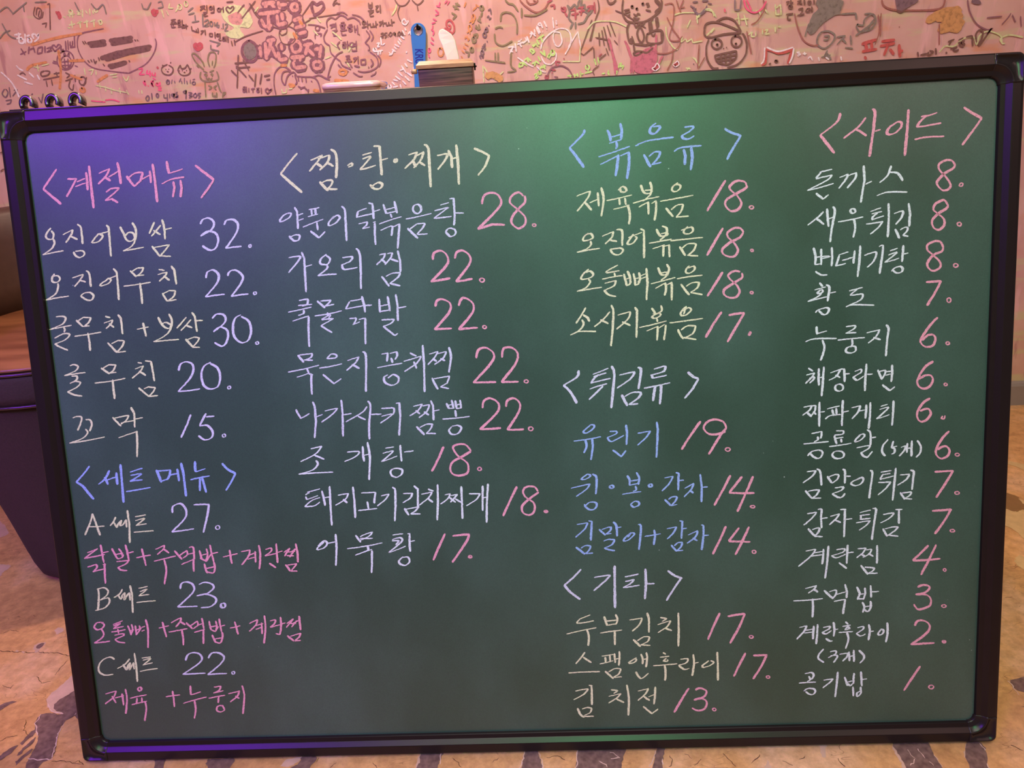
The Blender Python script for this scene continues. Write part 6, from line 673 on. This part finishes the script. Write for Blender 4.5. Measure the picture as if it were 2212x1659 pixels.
('D', 'white', '공기밥', '~9604,949 9692,961 9715,919 9692,872/~9654,907 9673,866 9636,840/9529,822 9743,830/~9592,711 9643,744 9718,735 9738,700 9706,660 9656,668 9618,703/9843,854 9963,867/~9963,867 9919,818 9832,748/10021,958 10008,781 9991,618/10107,888 10146,771/10225,936 10221,803 10184,766 10133,805/10145,819 10220,837/10313,956 10328,759/10333,851 10389,855/10215,751 10223,625/~10310,746 10317,664 10274,617 10267,665 10317,691'),
('P', 'pink', '1.', '11060,1009 10862,683/~11190,744 11213,744 11232,733 11236,715 11224,701 11202,697 11181,705 11172,722 11180,738 11200,745')]
CC_ = dict(pink=srgb(236, 162, 182), cream=srgb(230, 234, 184), lav=srgb(216, 214, 232), blue=srgb(158, 182, 236), yellow=srgb(232, 225, 190), white=srgb(226, 230, 236))
CN = dict(pink='pink', cream='cream', lav='lavender', blue='blue', yellow='pale yellow', white='white')
CM = {k: mat('chalk_'+k, c, 0.85, 0.07, 700, spec=0.1, alpha_noise=0.30) for k, c in CC_.items()}
PN = dict(H='chalk_heading', D='chalk_dish_name', P='chalk_price', N='chalk_note')
rnd = random.Random(11)
for i, (k, c, txt, s) in enumerate(CHALK):
    bm = bmesh.new()
    if k == 'H': wf = chisel(0.0014, 0.0034, math.radians(20))
    elif k == 'P' and c == 'pink': wf = chisel(0.0018, 0.0030, math.radians(-40))
    elif k == 'P': wf = chisel(0.0013, 0.0031, math.radians(20))
    elif c == 'pink': wf = chisel(0.0014, 0.0027, math.radians(20))
    else: wf = chisel(0.0012, 0.0028, math.radians(18))
    for j, (sm, pts) in enumerate(decode(s)):
        path = smooth_path(pts, 0.0016) if sm else line_path(pts, 0.0016)
        L = sum(((b-a).length for a, b in zip(path, path[1:])))
        if not sm and len(pts) == 2 and L > 0.012:      # hand-drawn strokes bow a little
            d = pts[1]-pts[0]; nn = Vector((-d.y, d.x)).normalized()*L*rnd.uniform(-0.018, 0.018)
            m_ = len(path)-1
            path = [p+nn*math.sin(PI*q/m_) for q, p in enumerate(path)]
        path = [p+Vector((rnd.gauss(0, 1), rnd.gauss(0, 1)))*0.00009 for p in path]
        z = SURF+0.0002+0.00001*j
        f_ = 0.62 if L < 0.02 and sm and k == 'P' else 1.0
        ribbon(bm, path, lambda t: wf(t)*f_, lambda p: (p.x, p.y, z), rnd, 0.10)
    for f in bm.faces:
        f.normal_update()
        if f.normal.z < 0: f.normal_flip()
    o = link(PN[k], bm, CM[c], board, smooth=False)
    o['label'] = '%s chalk %s reading %s' % (CN[c], {'H': 'heading', 'D': 'dish name', 'P': 'price', 'N': 'note'}[k], txt)

# ================================================================ triple ring hook strip on the top left of the frame
def on_board(p, q, h):
    return board.matrix_basis @ Vector((p, q, h))
hk = thing('hook_strip', 'small glossy black strip with three ring hooks on top left edge of the chalkboard', 'hook',
           tuple(on_board(0.0585, HB+0.0002, -0.010)), (PI/2-LEAN, 0, 0))
gloss = mat('glossy_black_metal', srgb(34, 24, 40), 0.22, spec=1.0, coat=0.6)
bm = bmesh.new(); box(bm, -0.0445, 0.0445, 0, 0.0016, -0.006, 0.006, 0.0005)
link('base_strip', bm, gloss, hk)
for cx in (-0.0235, 0.0080, 0.0365):
    bm = bmesh.new(); loops = []
    N_ = 22
    for i in range(N_+1):
        a = PI*(-0.16+1.32*i/N_)
        x, y = 0.0066*math.cos(a), 0.0078+0.0078*math.sin(a)
        if y < 0.001: y = 0.001
        nx, ny = math.cos(a), math.sin(a)
        wd = 0.0056; th = 0.0030
        L = []
        for k in range(12):
            b_ = 2*PI*k/12
            L.append((cx+x+nx*th*math.copysign(abs(math.cos(b_))**0.6, math.cos(b_)), y+ny*th*math.copysign(abs(math.cos(b_))**0.6, math.cos(b_)), wd*math.copysign(abs(math.sin(b_))**0.6, math.sin(b_))))
        loops.append(L)
    grid(bm, loops, close_u=True, cap0=True, cap1=True); fixn(bm)
    link('ring_hook', bm, gloss, hk)

# ================================================================ table behind the board
TZ = 0.765
tb = thing('table', 'brown wooden table standing behind the green menu board', 'table', (-0.09, 0.545, 0))
wood = mat('brown_wood', srgb(128, 84, 56), 0.45, 0.0, 14, 0.1, stretch=(1, 9, 9), col2=srgb(92, 56, 36))
bm = bmesh.new(); box(bm, -0.42, 0.42, -0.318, 0.33, TZ-0.028, TZ, 0.004)
link('table_top', bm, wood, tb)
dm = mat('dark_metal', srgb(40, 36, 36), 0.4, metal=0.8)
for sx in (-1, 1):
    for sy in (-1, 1):
        bm = bmesh.new(); box(bm, sx*0.38-0.018, sx*0.38+0.018, sy*0.27-0.018, sy*0.27+0.018, 0, TZ-0.028, 0.003)
        link('leg', bm, dm, tb)

# napkin box
nb = thing('napkin_box', 'small dark wood grain box with a pale chamfered lid and a napkin in its slot', 'box', (-0.098, 0.625, TZ), (0, 0, math.radians(2)))
dw = mat('dark_wood_grain', srgb(128, 84, 74), 0.4, 0.0, 22, 0.05, stretch=(0.8, 0.8, 18), col2=srgb(64, 36, 34))
lw = mat('lid_wood', srgb(206, 164, 118), 0.3, 0.0, 12, stretch=(3, 14, 14), col2=srgb(160, 116, 84), coat=0.3)
h0 = 0.082; h1 = 0.0935
bm = bmesh.new(); box(bm, -0.044, 0.044, -0.044, 0.044, 0, h0, 0.0015); link('body', bm, dw, nb)
bm = bmesh.new()
def rect(a, b, z): return [(-a, -b, z), (a, -b, z), (a, b, z), (-a, b, z)]
slot = [(-0.018, -0.004), (0.030, -0.004), (0.030, 0.004), (-0.018, 0.004)]
loops = [rect(0.0465, 0.0465, h0), rect(0.0465, 0.0465, h0+0.0055), rect(0.041, 0.041, h1), [(x, y, h1) for x, y in slot], [(x, y, h0+0.001) for x, y in slot]]
grid(bm, loops, close_u=True); fixn(bm); link('lid', bm, lw, nb, smooth=False)
bm = bmesh.new(); lathe(bm, [(0.0032, -0.004), (0.0038, -0.003), (0.0038, 0.004), (0.0030, 0.005)], 16)
o = link('peg', bm, lw, nb); o.location = (-0.050, -0.040, h0-0.003); o.rotation_euler = (0, -PI/2, 0)
bm = bmesh.new(); box(bm, 0.0466, 0.049, -0.03, -0.018, h0-0.006, h0+0.005, 0.0006); tube(bm, [(0.0493, -0.031, h0), (0.0493, -0.017, h0)], 0.0015)
link('hinge', bm, dm, nb)
# napkin standing in the slot
nap_pts = [(-0.0065, -0.011), (-0.0085, 0.006), (-0.0135, 0.024), (-0.0175, 0.034), (-0.0182, 0.041), (-0.0160, 0.0455), (-0.0120, 0.0468), (-0.0070, 0.0445), (0.0010, 0.0390),
           (0.0062, 0.030), (0.0080, 0.021), (0.0105, 0.006), (0.0125, -0.011)]
nm_ = mat('white_paper', srgb(246, 236, 214), 0.6, 0.03, 60, 0.1)
nap = curve_mesh('napkin', [nap_pts], 0.0012, 0.0012, nm_)
for v in nap.data.vertices: v.co.z += 0.004*math.sin(v.co.y*70)*0.3 - 0.0025*(v.co.x/0.018)**2
tag(nap, 'folded white paper napkin sticking up out of the wooden box lid', 'napkin')
nap.location = (-0.088, 0.625, TZ+h1); nap.rotation_euler = (PI/2, 0, 0)

# low shiny tray to the left of the box
tr = thing('wrapped_box', 'low wood grain box with a shiny pale wrapped top, left of the blue bottle opener', 'box', (-0.256, 0.63, TZ))
def rrect(hx, hy, r, z, seg=6):
    L = []
    for qx, qy, a0 in ((1, 1, 0), (-1, 1, 1), (-1, -1, 2), (1, -1, 3)):
        for i in range(seg+1):
            a = (a0+i/seg)*PI/2; L.append((qx*(hx-r)+r*math.cos(a), qy*(hy-r)+r*math.sin(a), z))
    return L
shw = mat('streaky_wood', srgb(170, 124, 100), 0.2, 0.0, 10, stretch=(2, 2, 26), col2=srgb(110, 72, 60), coat=0.8)
wrap = mat('shiny_wrap', srgb(232, 190, 186), 0.12, 0.05, 30, 0.25, spec=0.8, coat=1.0)
bm = bmesh.new(); grid(bm, [rrect(0.044, 0.04, 0.012, 0), rrect(0.047, 0.043, 0.014, 0.005), rrect(0.048, 0.044, 0.014, 0.060)], close_u=True, cap0=True, cap1=True); fixn(bm)
link('body', bm, shw, tr)
bm = bmesh.new(); grid(bm, [rrect(0.0485, 0.0445, 0.014, 0.0602), rrect(0.0495, 0.0455, 0.015, 0.063), rrect(0.0490, 0.045, 0.015, 0.067), rrect(0.046, 0.042, 0.015, 0.0695), rrect(0.036, 0.033, 0.012, 0.0705), rrect(0.01, 0.01, 0.005, 0.0708)], close_u=True, cap0=True, cap1=True); fixn(bm)
link('lid', bm, wrap, tr)

# ================================================================ blue bottle opener hanging on the wall
blue = mat('blue_coated_steel', srgb(66, 128, 206), 0.28, 0.03, 20, spec=0.6)
steel = mat('bare_steel', srgb(170, 160, 155), 0.25, metal=1.0)
dkb = mat('dark_blue_print', srgb(38, 42, 150), 0.4)
op = thing('bottle_opener', 'flat blue bar blade bottle opener hanging by its hole on the graffiti wall', 'bottle opener', (-0.1905, YW-0.0075, 0.9315), (PI/2, 0, 0))
op.rotation_euler = (PI/2, math.radians(3.6), 0)
R0 = 0.0155
out = [(R0*math.cos(a), R0*math.sin(a)) for a in [PI*i/24 for i in range(25)]]
out += [(-0.0150, -0.02), (-0.0128, -0.05), (-0.0118, -0.09), (-0.0118, -0.1135)] + [(0.0118, -0.1135), (0.0118, -0.09), (0.0128, -0.05), (0.0150, -0.02)]
hole = [(0.0088*math.cos(-2*PI*i/32), 0.0015+0.0088*math.sin(-2*PI*i/32)) for i in range(32)]
curve_mesh('blade', [out, hole], 0.0006, 0.0005, blue, op)
tip = [(-0.0118, -0.114), (-0.0125, -0.128), (-0.0145, -0.140), (-0.0100, -0.150), (0.0100, -0.150), (0.0145, -0.140), (0.0125, -0.128), (0.0118, -0.114)]
th = [(0.0055*math.cos(-2*PI*i/24), -0.135+0.005*math.sin(-2*PI*i/24)) for i in range(24)]
curve_mesh('opener_end', [tip, th], 0.0006, 0.0005, steel, op)
bm = bmesh.new(); tube(bm, [(0.0095*math.cos(2*PI*i/32), 0.0015+0.0095*math.sin(2*PI*i/32), 0.0011) for i in range(32)], 0.0007, 8, True)
link('hole_rim', bm, steel, op)
fc = bpy.data.curves.new('lettering', 'FONT'); fc.body = 'KRUSH'; fc.size = 0.0245; fc.extrude = 0.0001; fc.space_character = 0.95; fc.offset = 0.0004
lt = solidify_curve('lettering', fc, dkb, op)
lt.rotation_euler = (0, 0, -PI/2); lt.scale = (0.66, 1, 1); lt.location = (-0.0082, -0.0335, 0.0013)
hm = thing('wall_hook', 'small dark metal hook in the wall holding the blue bottle opener', 'hook', (-0.1905, YW, 0.9385))
bm = bmesh.new(); tube(bm, [(0, 0, 0), (0, -0.006, 0), (0, -0.012, 0.0005), (0, -0.0145, 0.003), (0, -0.0145, 0.006)], 0.0022, 10)
link('peg', bm, dm, hm)
bm = bmesh.new(); lathe(bm, [(0.005, 0), (0.005, 0.001), (0.003, 0.0018)], 20)
o = link('mount_plate', bm, dm, hm); o.rotation_euler = (PI/2, 0, 0)

# ================================================================ tub chair left of the board
ch = thing('tub_chair', 'dark tub chair with brown leather seat and low curved back, left of the chalkboard', 'chair', (-0.81, 0.565, 0))
fab = mat('dark_fabric', srgb(62, 44, 46), 0.85, 0.12, 300, 0.4)
fab2 = mat('dark_leather', srgb(74, 50, 42), 0.5, 0.10, 60, 0.2)
sea = mat('brown_leather', srgb(150, 96, 66), 0.32, 0.0, 7, 0.15, stretch=(1, 6, 1), col2=srgb(112, 66, 44))
pip = mat('piping', srgb(60, 40, 52), 0.2, spec=0.7)
def folds(r, z, a):
    k = max(0.0, min(1, (0.40-z)/0.3))
    return r*(1+0.010*k*math.sin(a*11+1.3*math.sin(3*a))), z
bm = bmesh.new(); lathe(bm, [(0.150, 0.0), (0.172, 0.004), (0.184, 0.016), (0.190, 0.04), (0.200, 0.12), (0.215, 0.22), (0.231, 0.31), (0.242, 0.38), (0.245, 0.392)], 128, folds)
link('body', bm, fab, ch)
bm = bmesh.new(); lathe(bm, [(0.240, 0.3925), (0.249, 0.395), (0.2515, 0.410), (0.2515, 0.435), (0.249, 0.4445), (0.240, 0.447)], 96)
link('rim_band', bm, fab, ch)
bm = bmesh.new()
for z in (0.3935, 0.4465):
    tube(bm, [(0.250*math.cos(2*PI*i/96), 0.250*math.sin(2*PI*i/96), z) for i in range(96)], 0.0028, 8, True)
link('piping', bm, pip, ch)
bm = bmesh.new(); lathe(bm, [(0.20, 0.447), (0.243, 0.448), (0.246, 0.4515), (0.243, 0.455), (0.22, 0.459), (0.15, 0.462), (0.06, 0.463), (0.01, 0.463)], 96)
link('seat', bm, sea, ch)
bm = bmesh.new(); loops = []
c0 = math.radians(138); sp = math.radians(98)
for i in range(49):
    t = -1+2*i/48; a = c0+sp*t
    top = 0.650-0.055*abs(t)**2.2 - (0.09*max(0, (abs(t)-0.88)/0.12)**2)
    zb = 0.450; L = []
    ri, ro = 0.190, 0.246
    for r, z in ((ro, zb), (ro+0.010, zb+0.4*(top-zb)), (ro+0.016, zb+0.85*(top-zb)), (ro+0.010, top-0.006), (ro-0.008, top), (ri+0.028, top-0.002), (ri+0.018, top-0.012),
                 (ri+0.010, zb+0.7*(top-zb)), (ri, zb+0.3*(top-zb)), (ri-0.004, zb)):
        L.append((r*math.cos(a), r*math.sin(a), z))
    loops.append(L)
grid(bm, loops, close_u=True, cap0=True, cap1=True); fixn(bm)
link('backrest', bm, fab2, ch)
